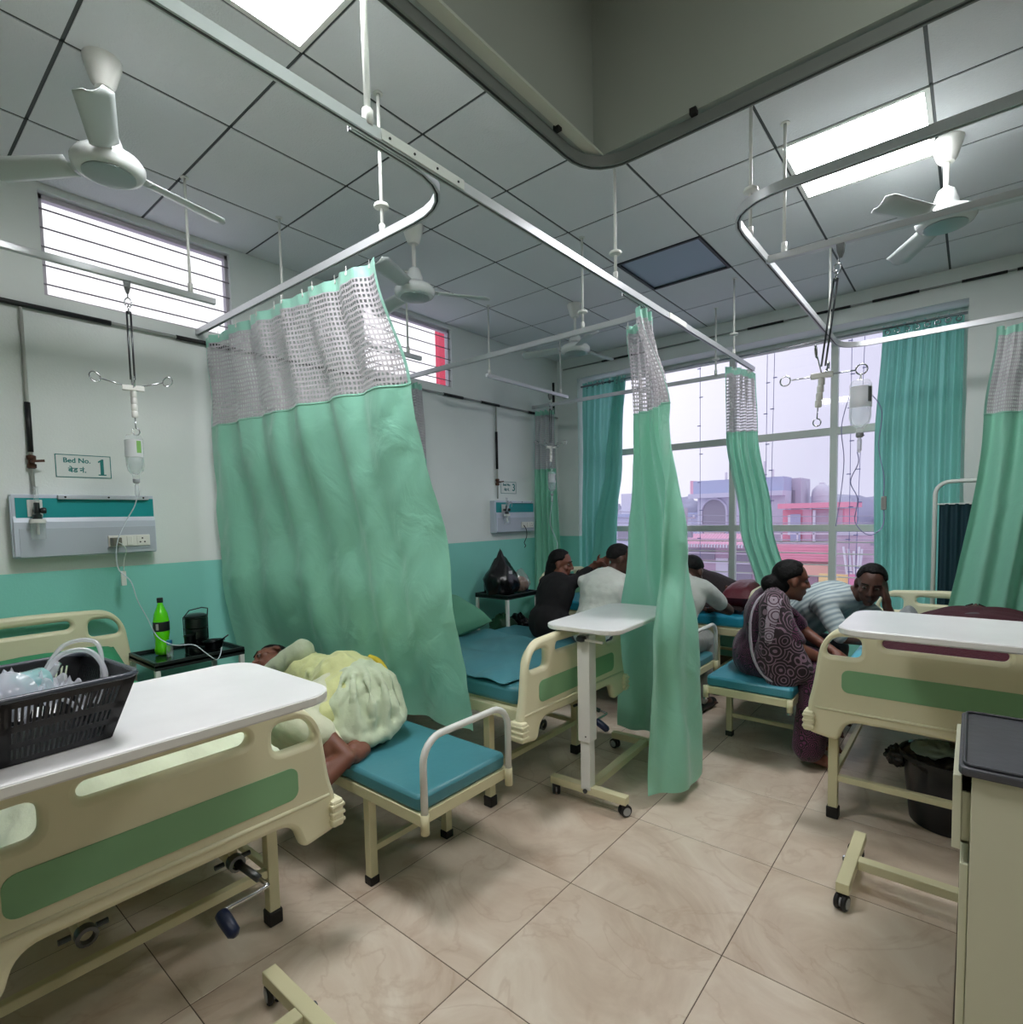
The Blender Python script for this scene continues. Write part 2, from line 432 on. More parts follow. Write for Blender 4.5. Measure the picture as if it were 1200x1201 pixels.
# floor: grout bed with single tiles
fl = struct(MB().box(XW, XE, YS, YW, -.06, -.0015).build('floor', grout_m))
T = .6; g = .0016
def clip_tiles(x0, y0, xa, xb, ya, yb):
    out = []
    i = math.floor((xa-x0)/T)-1
    while x0+i*T < xb:
        j = math.floor((ya-y0)/T)-1
        while y0+j*T < yb:
            a, b = max(xa, x0+i*T), min(xb, x0+(i+1)*T); c, d = max(ya, y0+j*T), min(yb, y0+(j+1)*T)
            if b-a > .03 and d-c > .03: out.append((a, b, c, d))
            j += 1
        i += 1
    return out
cache = {}
def tile_obj(a, b, c, d, z0, z1, gap, m_, parent, name, bev):
    key = (name, round(b-a, 3), round(d-c, 3))
    if key not in cache:
        hx, hy = (b-a)/2-gap, (d-c)/2-gap
        mb = MB()
        if bev > 0: mb.add([(-hx,-hy,z0),(hx,-hy,z0),(hx,hy,z0),(-hx,hy,z0),(-hx,-hy,z1-bev),(hx,-hy,z1-bev),(hx,hy,z1-bev),(-hx,hy,z1-bev),(-hx+bev,-hy+bev,z1),(hx-bev,-hy+bev,z1),(hx-bev,hy-bev,z1),(-hx+bev,hy-bev,z1)],
                    [(0,3,2,1),(8,9,10,11)]+[(i,(i+1)%4,4+(i+1)%4,4+i) for i in range(4)]+[(4+i,4+(i+1)%4,8+(i+1)%4,8+i) for i in range(4)])
        else: mb.box(-hx, hx, -hy, hy, z0, z1)
        o = mb.build(name, m_, parent); cache[key] = o
    else:
        o = cache[key].copy(); C.objects.link(o); o.parent = parent
    o.location = ((a+b)/2, (c+d)/2, 0)
    return o
for a, b, c, d in clip_tiles(-.012, .006, XW, XE, YS, YW):
    tile_obj(a, b, c, d, -.012, 0, g, tile_m, fl, 'tile', .0012)
# ceiling: dark void behind the grid, tiles hung below
LIGHTS = [(-1.98, .63), (-.78, 3.03), (.42, .63), (.42, -1.17)]
DARK = (-1.98, 3.63)
ce = struct(MB().box(XW, XE, YS, YW, ZC+.03, ZC+.1).build('ceiling', ceil_gap))
gm = MB()
for k in range(-6, 6):
    x = -.18+.6*k
    if XW < x < XE: gm.box(x-.009, x+.009, YS, YW, ZC+.004, ZC+.012)
for k in range(-5, 10):
    y = .03+.6*k
    if YS < y < YW: gm.box(XW, XE, y-.009, y+.009, ZC+.004, ZC+.012)
gg = gm.build('grid_bar', mat('shadow_gap_bar', rgb(70, 76, 76), .6), ce); gg['kind'] = 'stuff'
for a, b, c, d in clip_tiles(-.18, .03, XW, XE, YS, YW):
    if any(abs(a-x) < .02 and abs(c-y) < .02 and b-a > .5 and d-c > .5 for x, y in LIGHTS+[DARK]): continue
    tile_obj(a, b, c, d, ZC, ZC+.018, .007, ceil_m, ce, 'ceiling_tile', 0)
for i, (x, y) in enumerate(LIGHTS[:]):
    lab = ['square ceiling light panel at the top left of the photo, half out of frame', 'bright square ceiling light panel beside the right-hand ceiling fan',
           'added fill light panel out of view behind the dropped pelmet', 'added fill light panel out of view above the camera end of the ward'][i]
    t = thing('ceiling_light', lab, 'light', (x+.3, y+.3, ZC), 0, 'square light panels in the ceiling')
    f = MB(); f.box(-.295,.295,-.295,-.275,-.004,.02); f.box(-.295,.295,.275,.295,-.004,.02); f.box(-.295,-.275,-.275,.275,-.004,.02); f.box(.275,.295,-.275,.275,-.004,.02)
    f.build('frame', white_paint, t)
    em = lit if i < 2 else MATS.setdefault('lit2', emit('fill_panel_emission', (1, .97, .92, 1), PANEL_POWER*.38))  # last two panels are unseen, added as weaker fill light
    MB().box(-.275,.275,-.275,.275, .001,.006).build('diffuser', em, t)
t = thing('ceiling_hatch', 'unlit bluish square ceiling panel with a dark recessed frame', 'panel', (DARK[0]+.3, DARK[1]+.3, ZC))
f = MB()
for q in ((-.297,.297,-.297,-.28),(-.297,.297,.28,.297),(-.297,-.28,-.28,.28),(.28,.297,-.28,.28)): f.box(*q, -.006, .02)
f.build('frame', mat('dark_frame', rgb(48, 54, 58), .5), t)
MB().box(-.28,.28,-.28,.28,.008,.02).build('panel', mat('bluish_panel', rgb(150, 168, 186), .5), t)
# dropped pelmet round the near bay, seen from inside
pm = MB(); pm.box(-1.065, -1.03, YS, 1.775, 2.69, ZC); pm.box(-1.03, XE, 1.74, 1.775, 2.69, ZC)
led = MB().box(-1.030, -.992, YS, 1.74, 2.686, 2.694)
pel = struct(pm.build('trim_1', mat('pelmet_board', rgb(168, 178, 170), .8, var=.05, vscale=2, bump=.05, bscale=80)))
# vent in the pelmet
led.build('lower_ledge', mat('ledge_pale', rgb(200, 210, 198), .7), pel)
v = MB(); v.box(-1.03, -1.022, .95, 1.27, 3.03, 3.2)
v.build('access_panel', mat('panel_grey', rgb(88, 98, 94), .7), pel, bevel=.003)
# baseboard
struct(MB().box(XW, XW+.012, YS, YW, 0, .1).build('baseboard_left', mat('skirting', rgb(150, 132, 115), .4)))
struct(MB().box(XW+.012, WX1+2.7, YW-.012, YW, 0, .1).build('baseboard_far', MATS['skirting']))

# ---- big window
win = MB(); fr = mat('window_frame_grey', rgb(214, 220, 214), .4, metal=0)
FY0, FY1 = WY-.03, WY+.03
mull = [-3.44+.025, -2.69, -1.825, -.96, -.066-.025]
for x in mull: win.box(x-.028, x+.028, FY0, FY1, WZ0, WZ1)
for z0, z1 in ((WZ0, WZ0+.05), (1.285, 1.345), (2.13, 2.195), (WZ1-.06, WZ1)): win.box(WX0, WX1, FY0+.003, FY1-.003, z0, z1)
wo_ = struct(win.build('window_1', fr, bevel=.004))
panes = [(WZ0+.05, 1.285), (1.345, 2.13), (2.195, WZ1-.06)]
for i in range(4):
    for z0, z1 in panes:
        MB().box(mull[i]+.028, mull[i+1]-.028, WY-.003, WY+.003, z0, z1).build('pane', glass_m, wo_)
for k in range(6):
    z = .66+.105*k
    MB().tube([(WX0, WY+.1, z), (WX1, WY+.1, z)], .006, 6).build('guard_bar', white_paint, wo_)
# sill
struct(MB().box(WX0, WX1, YW-.015, YW+.22, WZ0-.03, WZ0+.004).build('trim_2', mat('sill_stone', rgb(150, 145, 138), .3)))
# ---- clerestory windows with bars
for n_, (a, b) in enumerate(((.76, 1.72), (2.75, 3.71))):
    o = MB(); X0 = XW-.05
    for q in ((a, a+.02, 2.67, 3.19), (b-.02, b, 2.67, 3.19), (a, b, 2.67, 2.685), (a, b, 3.165, 3.19)): o.box(X0-.02, X0+.02, *q)
    wn = struct(o.build('window_%d' % (n_+2), mat('window_frame_pale', rgb(196, 190, 198), .5)))
    MB().box(X0-.003, X0+.003, a+.02, b-.02, 2.685, 3.165).build('pane', glass_m, wn)
    for k in range(5):
        z = 2.70+.095*(k+.35)
        MB().tube([(XW-.022, a, z), (XW-.022, b, z)], .0045, 6).build('guard_bar', mat('bar_grey', rgb(128, 122, 132), .5), wn)
# red painted upright outside the second clerestory
tag(MB().box(-4.36, -4.30, 4.12, 4.29, -7.8, 4.2).build('painted_post', mat('red_paint', rgb(236, 62, 92), .5)), 'bright red upright seen outside the far clerestory window', 'post')

# ---- conduit pipes along the walls, black sleeves
pipe_m = mat('grey_conduit', rgb(150, 154, 150), .45); sl = mat('black_sleeve', rgb(16, 16, 18), .5)
def pipe(name, lab, a, b, r, sleeves, axis):
    o = MB().tube([a, b], r, 8).build(name, pipe_m, smooth=True); tag(o, lab, 'pipe')
    a, b = V(a), V(b); d = (b-a).normalized()
    for s0, s1 in sleeves:
        MB().tube([a+d*s0, a+d*s1], r*1.35, 8).build('sleeve', sl, o, smooth=True)
    return o
pipe('conduit', 'thin grey conduit with black sleeves along the left wall under the high windows', (XW+.02, YS+.02, 2.59), (XW+.02, YW-.03, 2.59), .010, [(2.5, 3.42), (3.75, 4.1), (5.95, 6.2), (6.45, 6.72), (7.2, 7.4)], 1)
pipe('conduit', 'thin grey conduit with black sleeves high above the big window', (XW+.1, YW-.02, 3.12), (XE-.02, YW-.02, 3.12), .008, [(.5, .95), (2.0, 2.3), (2.55, 2.8), (2.95, 3.25), (3.5, 3.75), (3.8, 4.0)], 0)
for y, z0, sp, lab in ((.655, 1.64, (.47, .72), 'vertical gas pipe with a brass valve at the left edge of the photo'), (4.29, 1.66, (.25, .62), 'far vertical gas pipe with a brass valve near the corner curtain')):
    t = thing('gas_pipe', lab, 'pipe', (XW+.02, y, 2.575), 0, 'vertical gas pipes on the left wall')
    L = 2.575-z0
    MB().tube([(0,0,0), (0,0,-L)], .0085, 8).build('pipe', mat('gas_pipe_paint', rgb(176, 178, 170), .4), t, smooth=True)
    MB().tube([(0,0,-sp[0]), (0,0,-sp[1])], .0125, 8).build('sleeve', sl, t, smooth=True)
    br = mat('old_brass', rgb(88, 62, 50), .45, metal=.6)
    b_ = MB().lathe([(.012,-.035),(.02,-.03),(.02,-.012),(.014,-.008),(.014,.008),(.02,.012),(.02,.03),(.012,.035)], (0,0,-L+.165), (0,0,1), 12)
    b_.tube([(0.01,0,-L+.165), (.04,.0,-L+.165)], .008, 8)
    b_.build('valve', br, t, smooth='auto')
    MB().bar((.04,-.005,-L+.165), (.045,.045,-L+.17), .006, .012).build('lever', br, t)
tag(MB().box(XW+.002, XW+.02, 5.3, 5.32, 2.63, 2.98).build('cable_trunking', sl), 'short black vertical strip in the far left corner above the curtain rail', 'strip')

# ------------------------------------------------------------ curtain rails
def rail_path(pts, r, n=7):
    out = []
    for i, p in enumerate(pts):
        p = V(p)
        if i in (0, len(pts)-1) or r[i] == 0: out.append(p); continue
        a = (V(pts[i-1])-p).normalized(); b = (V(pts[i+1])-p).normalized(); k = r[i]
        s0, s1 = p+a*k, p+b*k
        for j in range(n+1):
            t = j/n; out.append(s0*(1-t)**2+p*2*t*(1-t)+s1*t*t)
    return out
def rail(name, lab, pts, r, z=2.65, grp='ceiling-hung curtain rails'):
    """aluminium channel: profile swept along a plan path, slot underneath"""
    P = rail_path([V((x, y, 0)) for x, y in pts], r)
    prof = [(-.011,-.017),(-.011,.017),(.011,.017),(.011,-.017),(.004,-.017),(.004,-.004),(-.004,-.004),(-.004,-.017)]
    m = MB(); N = len(P); k = len(prof)
    for i, p in enumerate(P):
        d = (P[min(i+1,N-1)]-P[max(i-1,0)]).normalized(); q = V((-d.y, d.x, 0))
        for u, v in prof: m.v.append((p.x+q.x*u, p.y+q.y*u, z+v))
    for i in range(N-1):
        for j in range(k):
            l = (j+1) % k; m.f.append((i*k+j, i*k+l, (i+1)*k+l, (i+1)*k+j))
    m.f.append(tuple(range(k))[::-1]); m.f.append(tuple((N-1)*k+j for j in range(k)))
    o = m.build(name, alu, smooth='auto'); tag(o, lab, 'rail', grp)
    s = MB()
    for i in range(N-1): s.bar(P[i]+V((0,0,z-.0115)), P[i+1]+V((0,0,z-.0115)), .0076, .004)
    s.build('slot', alu_dark, o)
    return o, P
r_main, _ = rail('curtain_rail', 'long straight curtain rail running from the camera towards the window', [(-1.43, YS+.05), (-1.43, 4.95)], [0, 0])
b_ = MB().box(-1.415, -1.4185, 1.14, 1.50, 2.635, 2.668); 
b_.build('splice_plate', white_paint, r_main)
for y in (1.17, 1.27, 1.37, 1.47): MB().lathe([(.004, 0), (.004, .003)], (-1.415, y, 2.65), (1, 0, 0), 8).build('screw', alu_dark, r_main)
MB().box(-1.415, -1.4185, 3.25, 3.5, 2.635, 2.668).build('splice_plate', white_paint, r_main)
rail('curtain_rail', 'rail curving off beside bed 1 that carries the big front curtain', [(XW, 1.5), (-1.455, 1.535), (-1.455, 1.05)], [0, .26, 0])
rail('curtain_rail', 'rail crossing from the left wall between bed 2 and bed 3', [(XW, 3.12), (-1.455, 3.14), (-1.455, 2.75)], [0, .22, 0])
rail('curtain_rail', 'rail nearest the window on the left side, above bed 3', [(XW, 4.92), (-1.45, 4.99)], [0, 0])
rail('curtain_rail', 'rail looping round bed 4 with a rounded corner, right of the photo', [(2.2, 2.27), (-.775, 2.27), (-.775, 4.76), (-.4, 4.76), (2.2, 4.76)], [0, .24, .2, 0, 0])
o, P = rail('curtain_rail', 'dark wide rail bent round the corner of the dropped pelmet, top of the photo', [(-1.048, YS+.02), (-1.048, 1.757), (2.2, 1.757)], [0, .16, 0], 2.66)
o.data.materials[0] = mat('backlit_rail_grey', rgb(120, 128, 126), .5)  # same rail greyed down: its backlit shade is put into the colour
for x, y in ((-1.028, 1.52), (-.68, 1.738)): MB().box(x-.010, x+.010, y-.010, y+.010, 2.676, 2.694).build('stopper', black, o)
def ivrail(lab, a, b, z=2.645):
    m = MB().bar((a[0], a[1], z), (b[0], b[1], z), .026, .03); o = m.build('drip_rail', alu, bevel=.003); return tag(o, lab, 'rail', 'short rails for drip hangers')
ivrail('short drip rail over bed 1 at the left edge', (-3.12, -.6), (-3.12, 1.36))
ivrail('short drip rail over bed 2, mostly behind the front curtain', (-3.14, 2.0), (-3.14, 2.82))
ivrail('short drip rail over bed 3, near the far left corner', (-3.12, 3.52), (-3.12, 4.72))
ivrail('long drip rail crossing above bed 4 in front of the fan', (-.775, 2.86), (2.0, 3.05))
def hanger(lab, x, y, z=2.66, disc=None, r=.0075):
    t = thing('rail_hanger', lab, 'rod', (x, y, ZC), 0, 'white hanger rods between ceiling and rails')
    MB().tube([(0,0,0), (0,0,z-ZC)], r, 8).build('rod', white_paint, t, smooth=True)
    MB().lathe([(.02,-.004),(.02,0)], (0,0,0), (0,0,1), 12).build('ceiling_plate', white_paint, t, smooth='auto')
    MB().tube([(0,0,z-ZC+.045), (0,0,z-ZC)], r*1.7, 8).build('ferrule', white_paint, t, smooth=True)
    if disc: MB().lathe([(.008,.012),(.03,.006),(.032,0),(.03,-.006),(.008,-.012)], (0,0,disc-ZC), (0,0,1), 16).build('disc', white_paint, t, smooth='auto')
hanger('hanger rod to the drip rail over bed 1, under the fan blade', -3.12, 1.24)
hanger('hanger rod beside the left high window, farther from the fan', -3.13, 1.75, 2.66)
hanger('long thick hanger rod at the top, nearest the camera', -1.43, 1.10, 2.66, None, .010)
hanger('hanger rod with a white disc above the front curtain', -1.93, 1.54, 2.66, 2.78)
hanger('hanger rod with a white disc on the long middle rail', -1.43, 2.62, 2.66, 2.80)
hanger('hanger rod with a disc on the rail between beds 2 and 3', -1.95, 3.14, 2.66, 2.77)
hanger('hanger rod at the near end of the bed 3 drip rail', -3.14, 3.58)
hanger('hanger rod at the far end of the bed 3 drip rail', -3.12, 4.60)
hanger('hanger rod with a disc at the rounded corner of the right rail', -.775, 2.62, 2.66, 2.86)
hanger('hanger rod at the left end of the long drip rail', -.70, 2.87)
hanger('hanger rod above the curtain that hangs at the window', -1.43, 4.45, 2.66, 2.82)
hanger('hanger rod near the far bend of the right rail', -.775, 4.35)
hanger('hanger rod on the bed 2 drip rail behind the fan', -3.14, 2.70)
hanger('hanger rod with a disc close to the window, on the last left rail', -1.75, 4.97, 2.66, 2.8)

# ------------------------------------------------------------ ceiling fans
FR = .32
def fan(lab, x, y, zh, ang, mat_b=white_pl):
    t = thing('ceiling_fan', lab, 'fan', (x, y, ZC), 0, 'white ceiling fans')
    MB().lathe([(.064,0),(.062,-.02),(.042,-.085),(.030,-.105),(.014,-.107)], n=24).build('canopy', white_pl, t, smooth='auto')
    h = zh-ZC
    MB().tube([(0,0,-.10), (0,0,h+.13)], .012, 12).build('rod', white_pl, t, smooth=True)
    mo = MB().lathe([(.014,.16),(.034,.145),(.050,.095),(.052,.075),(.036,.062),(.075,.055),(.108,.042),(.122,.022),(.122,.008),(.112,-.010),(.098,-.018),(.06,-.02)], (0,0,h), n=30).build('motor', mat('fan_enamel', rgb(215, 220, 218), .25, spec=.6), t, smooth='auto')
    MB().lathe([(.088,-.018),(.088,-.023),(.080,-.025),(.0,-.027)], (0,0,h), n=30).build('badge', mat('fan_badge', rgb(150, 162, 160), .3, metal=.5), mo, smooth='auto')
    for k in range(3):
        a = ang+k*2*pi/3; d = V((math.cos(a), math.sin(a), 0)); q = V((-d.y, d.x, 0))
        def fn(u, v):
            r = .14+FR*u; w_ = .044+.012*u-(.03*max(0, u-.93)/.07)
            s = (v-.5)*2
            return d*r+q*s*w_+V((0,0,h+.02+s*.014-.012*(1-s*s)-.01*u))
        b = MB().grid(14, 6, fn).build('blade', mat('fan_blade_metal', rgb(186, 194, 192), .35, spec=.6), t, smooth=True, recalc=False)
        s = b.modifiers.new('solid', 'SOLIDIFY'); s.thickness = .003
        br = MB().bar(d*.09+V((0,0,h+.02)), d*.22+V((0,0,h+.016)), .045, .005).build('blade_bracket', MATS['fan_enamel'], b)
    return t
fan('large white ceiling fan at the upper left, nearest the camera', -2.57, .75, 2.83, math.radians(-20))
fan('white ceiling fan seen just under the curved rail, left of centre', -2.63, 2.33, 2.83, math.radians(54))
fan('small far white ceiling fan left of the centre curtain', -2.60, 4.06, 2.85, math.radians(200))
fan('white ceiling fan beside the lit panel on the right', -.14, 3.52, 2.85, math.radians(1))
# ------------------------------------------------------------ wall panels, signs, drips
font_hi = None
try:
    import os
    fp = os.path.join(bpy.utils.system_resource('DATAFILES'), 'fonts', 'NotoSansDevanagari-Regular.woff2')
    if os.path.exists(fp): font_hi = bpy.data.fonts.load(fp)
except Exception: font_hi = None
sign_ink = mat('teal_stencil_ink', rgb(24, 122, 118), .6)
def bed_sign(num, y, z, lab):
    t = thing('bed_number_sign', lab, 'sign', (XW, y, z), 0, 'bed number signs on the left wall')
    pl = MB().box(0, .002, -.126, .126, -.062, .062).build('plate', mat('sign_white', rgb(220, 226, 222), .5), t)
    f = MB()
    for q in ((-.124,.124,.057,.061),(-.124,.124,-.061,-.057),(-.124,-.120,-.061,.061),(.120,.124,-.061,.061)): f.box(.002, .0032, *q)
    f.build('border', sign_ink, t)
    def F(dy, dz): return Matrix.Translation((.0034, dy, dz)) @ FX
    text_mesh('lettering', 'Bed No.', .036, sign_ink, t, F(-.030, .029), bold=.0007)
    if font_hi: text_mesh('lettering', 'बेड नं.', .062, sign_ink, t, F(-.030, -.024), font_hi, bold=.0008)
    if num == '1':
        nb = MB().prism([(.074,-.040),(.074,.028),(.066,.022),(.064,.030),(.082,.043),(.090,.043),(.090,-.040),(.100,-.040),(.100,-.046),(.064,-.046),(.064,-.040)], .002, .0034, lambda u, v, h: (h, u, v))
        nb.build('numeral', sign_ink, t)
    else: text_mesh('numeral', num, .105, sign_ink, t, F(.083, 0), bold=.0012)
    return t
bed_sign('1', .878, 1.795, 'white bed number sign above the big service panel nearest the camera')
bed_sign('3', 4.485, 1.775, 'far white bed number sign close to the corner curtain')
grey_al = mat('anodised_grey', rgb(200, 208, 220), .4, metal=.1)
grey_lo = mat('anodised_grey_low', rgb(184, 192, 202), .45, metal=.1)
teal_st = mat('teal_strip', rgb(14, 148, 150), .45)
def bedhead_panel(y, lab):
    t = thing('bedhead_panel', lab, 'panel', (XW, y, 1.478), 0, 'service panels on the wall above the beds')
    W = .312
    prof = [(0,-.16),(.075,-.16),(.085,-.15),(.085,.02),(.07,.05),(.07,.16),(0,.16)]
    MB().prism(prof, -W, W, lambda u, v, h: (u, h, v)).build('body', grey_al, t, bevel=.003)
    MB().box(.0702, .074, -W+.014, W-.003, .028, .142).build('teal_strip', teal_st, t)
    MB().box(.0852, .0875, -W+.02, W-.004, -.155, -.012).build('lower_cover', grey_lo, t, bevel=.001)
    r = MB().box(.07, .095, -.13, W-.03, .136, .158).build('accessory_rail', mat('rail_light', rgb(198, 204, 212), .35, metal=.3), t, bevel=.002)
    for yy in (-.1, .09, .255): MB().lathe([(.005,0),(.005,.002)], (.095, yy, .147), (1,0,0), 8).build('screw', black, r)
    MB().box(.06, .07, -W-.006, -W, -.15, .15).build('end_cap', grey_al, t)
    # socket plate
    s = MB().box(.0875, .1, .075, .275, -.122, -.06).build('socket_plate', mat('socket_white', rgb(228, 228, 220), .35), t, bevel=.003)
    MB().box(.1, .103, .095, .14, -.116, -.066).build('socket', MATS['socket_white'], s)
    MB().box(.1, .106, .16, .188, -.116, -.066).build('switch', MATS['socket_white'], s, bevel=.002)
    k = MB().box(.1, .103, .21, .262, -.116, -.066).build('socket', MATS['socket_white'], s)
    for dy, dz in ((.236, -.079), (.225, -.1), (.247, -.1)): MB().lathe([(.0045,0),(.0045,.001)], (.103, dy, dz), (1,0,0), 8).build('pin_hole', black, k)
    MB().box(.0875, .094, .07, .275, -.132, -.126).build('lower_lip', grey_lo, t)
    return t
p1 = bedhead_panel(.868, 'grey service panel with a teal strip and sockets above bed 1')
p3 = bedhead_panel(4.50, 'grey service panel with a teal strip above bed 3, partly behind a curtain')
def flowmeter(y, z, lab, extra=False):
    t = thing('oxygen_flowmeter', lab, 'flowmeter', (XW+.074, y, z))
    MB().box(0, .006, -.03, .03, -.03, .055).build('back_plate', mat('fm_plate', rgb(205, 208, 204), .4), t)
    MB().tube([(.045,0,.045), (.045,0,.12)], .0105, 10).build('flow_tube', bottle_m, t, smooth=True)
    MB().lathe([(.014,-.05),(.02,-.045),(.02,-.02),(.012,-.015),(.012,.04)], (.045,0,0), (0,0,1), 12).build('regulator', steel, t, smooth='auto')
    MB().tube([(.006,0,.0), (.045,0,.0)], .011, 8).build('inlet', steel, t, smooth=True)
    MB().lathe([(.012,0),(.015,.006),(.015,.02),(.012,.024)], (.05,.012,.0), (.3,1,0), 10).build('knob', blackp, t, smooth='auto')
    MB().lathe([(.034,-.062),(.034,-.045),(.03,-.042)], (.045,0,0), (0,0,1), 16).build('jar_lid', mat('fm_white', rgb(225,226,222), .4), t, smooth='auto')
    MB().lathe([(.02,-.145),(.03,-.14),(.031,-.07),(.031,-.062)], (.045,0,0), (0,0,1), 16).build('humidifier_jar', bottle_m, t, smooth='auto')
    MB().tube([(.045,0,-.062), (.045,0,-.12)], .006, 8).build('bubbler', MATS['fm_white'], t, smooth=True)
    if extra:
        P = [(.05+.03*math.sin(a), .02+.05*math.cos(a*1.3), .03+.045*math.sin(a*1.7)) for a in [i*.35 for i in range(26)]]
        MB().tube(smoothpath(P, 3), .004, 6).build('coiled_tubing', tube_m, t, smooth=True)
    return t
flowmeter(.645, 1.555, 'oxygen flowmeter with humidifier jar on the left end of the bed 1 panel')
flowmeter(4.31, 1.545, 'oxygen flowmeter with tangled tubing on the bed 3 panel', True)
ad = thing('plug_adapter', 'grey plug adapter with a thin white cable in the bed 1 socket', 'plug', (XW+.103, .97, 1.385))
MB().box(.001, .05, -.022, .022, -.022, .022).build('body', mat('adapter_grey', rgb(120, 118, 108), .4), ad, bevel=.004)
cabm = mat('white_cable', rgb(225, 235, 228), .4)
MB().tube(smoothpath([(.05,.005,-.005), (.07,.02,-.02), (.06,.035,-.05), (.03,.032,-.10), (.01,.03,-.165)], 5), .0025, 6).build('cable', cabm, ad, smooth=True)
MB().box(-.004, .01, .018, .042, -.245, -.165).build('cable_tag', white_pl, ad, bevel=.002)
bc = MB().tube(smoothpath([(XW+.105, 4.60, 1.385), (XW+.13, 4.61, 1.33), (XW+.11, 4.635, 1.26), (XW+.09, 4.62, 1.2), (XW+.1, 4.63, 1.17), (XW+.1, 4.61, 1.15)], 5), .004, 6).build('power_cord', black, smooth=True)
tag(bc, 'short black cord hanging from the bed 3 panel', 'cord')

loop_m = chrome
def drip_hanger(x, y, ztop, ang, lab, lean=(0, 0), drop=.50, els=(.32, .25, .45, 0)):
    """hook, double rod, white grip and four looped arms"""
    t = thing('drip_hanger', lab, 'hanger', (x, y, ztop), ang, 'steel drip hangers on the short rails')
    MB().lathe([(.022,0),(.018,-.03),(.008,-.055)], (0,0,0), n=4).build('rail_clip', mat('clip_grey', rgb(120,124,124), .4, metal=.5), t)
    lx, ly = lean
    def L(z): return V((lx*(-z)/.5, ly*(-z)/.5, z))
    MB().tube([L(-.05), L(-.075)], .003, 6).build('hook_stem', chrome, t)
    for c0, ax in ((-.098, (1,0)), (-.128, (0,1))):
        P = [L(c0)+V((ax[0]*.014*math.cos(a), ax[1]*.014*math.cos(a), .022*math.sin(a))) for a in [2*pi*i/14 for i in range(14)]]
        MB().tube(P, .003, 6, closed=True).build('link', chrome, t, smooth=True)
    for s in (-1, 1): MB().tube([L(-.145)+V((s*.008,0,0)), L(-drop+.04)+V((s*.008,0,0))], .0042, 8).build('rod', steel, t, smooth=True)
    MB().tube([L(-.14)+V((0,0,0)), L(-.15)], .012, 8).build('collar', steel, t)
    ce_ = L(-drop)
    MB().box(-.045,.045,-.012,.012,-.012,.012).build('cross_block', white_pl, t, bevel=.003, loc=ce_)
    gp = MB()
    for k in range(4): gp.lathe([(.011,0),(.014,-.004),(.014,-.028),(.011,-.032)], ce_+V((lx*.25*(k+.5)/4, ly*.25*(k+.5)/4, -.012-.032*k)), n=12)
    gp.build('grip', white_pl, t, smooth='auto')
    for k, (a, el) in enumerate(((0, els[0]), (pi, els[1]), (pi/2, els[2]), (-pi/2, els[3]))):
        d = V((math.cos(a)*math.cos(el), math.sin(a)*math.cos(el), math.sin(el)))
        e = ce_+d*.13
        P = [ce_+d*.02, e]
        s_ = V((0,0,1)) if el < .9 else V((1,0,0))
        Lp = [e+d*(.022-.022*math.cos(q))-s_*(.022*math.sin(q)) for q in [2*pi*i/14 for i in range(15)]]
        MB().tube(P+Lp[1:], .0032, 6).build('arm', loop_m, t, smooth=True)
    MB().tube([ce_+V((lx*.25,ly*.25,-.14)), ce_+V((lx*.3,ly*.3,-.19))]+[ce_+V((lx*.3+.016*math.sin(q), ly*.3, -.207+.017*math.cos(q))) for q in [2*pi*i/12 for i in range(12)]], .003, 6).build('bottom_hook', loop_m, t, smooth=True)
    return t
def drip_bottle(x, y, z, lab, ang=0, fill=.45, s=1, green=False):
    """hanging saline bottle, neck down"""
    t = thing('drip_bottle', lab, 'bottle', (x, y, z), ang, 'hanging drip bottles')
    R, H = .040*s, .155*s
    MB().lathe([(.004,.0),(R*.8,-.004),(R,-.02),(R,-H),(R*.85,-H-.025),(.016,-H-.045),(.014,-H-.07)], n=20).build('bottle', bottle_m, t, smooth=True)
    MB().lathe([(R*.95,-H*(1-fill)),(R*.95,-H+.003),(R*.8,-H-.022),(.012,-H-.042)], n=20).build('fluid', fluid_m, t, smooth=True)
    n = 9
    def lab_fn(u, v):
        a = -1.2+2.6*u; return V(((R+.0015)*math.cos(a), (R+.0015)*math.sin(a), -.03*s-v*.085*s))
    MB().grid(10, 2, lambda u, v: lab_fn(u, v)).build('paper_label', MATS.get('label_white') or clear_mat('label_white', (.86, .86, .88, 1), .95, .4, .03), t, smooth=True)
    MB().grid(4, 2, lambda u, v: (lambda a: V(((R+.0025)*math.cos(a), (R+.0025)*math.sin(a), -.035*s-v*.06*s)))(.55+.5*u)).build('label_block', mat('label_grey', rgb(120, 126, 128), .6) if not green else mat('label_green', rgb(120, 170, 90), .6), t, smooth=True)
    MB().lathe([(.015,-H-.065),(.015,-H-.08),(.010,-H-.085)], n=12).build('cap', mat('stopper_grey', rgb(150,154,158), .5), t, smooth='auto')
    MB().lathe([(.004,-H-.085),(.009,-H-.095),(.009,-H-.14),(.004,-H-.15)], n=12).build('drip_chamber', tube_m, t, smooth=True)
    MB().tube([(R*.5*math.cos(a), 0, .022*math.sin(a)) for a in [pi*i/8 for i in range(9)]], .002, 6).build('bail', white_pl, t)
    return t
tube_c = mat('pale_drip_tube', rgb(205, 214, 222), .3)
tube_b = mat('bluish_drip_tube', rgb(150, 150, 196), .3)
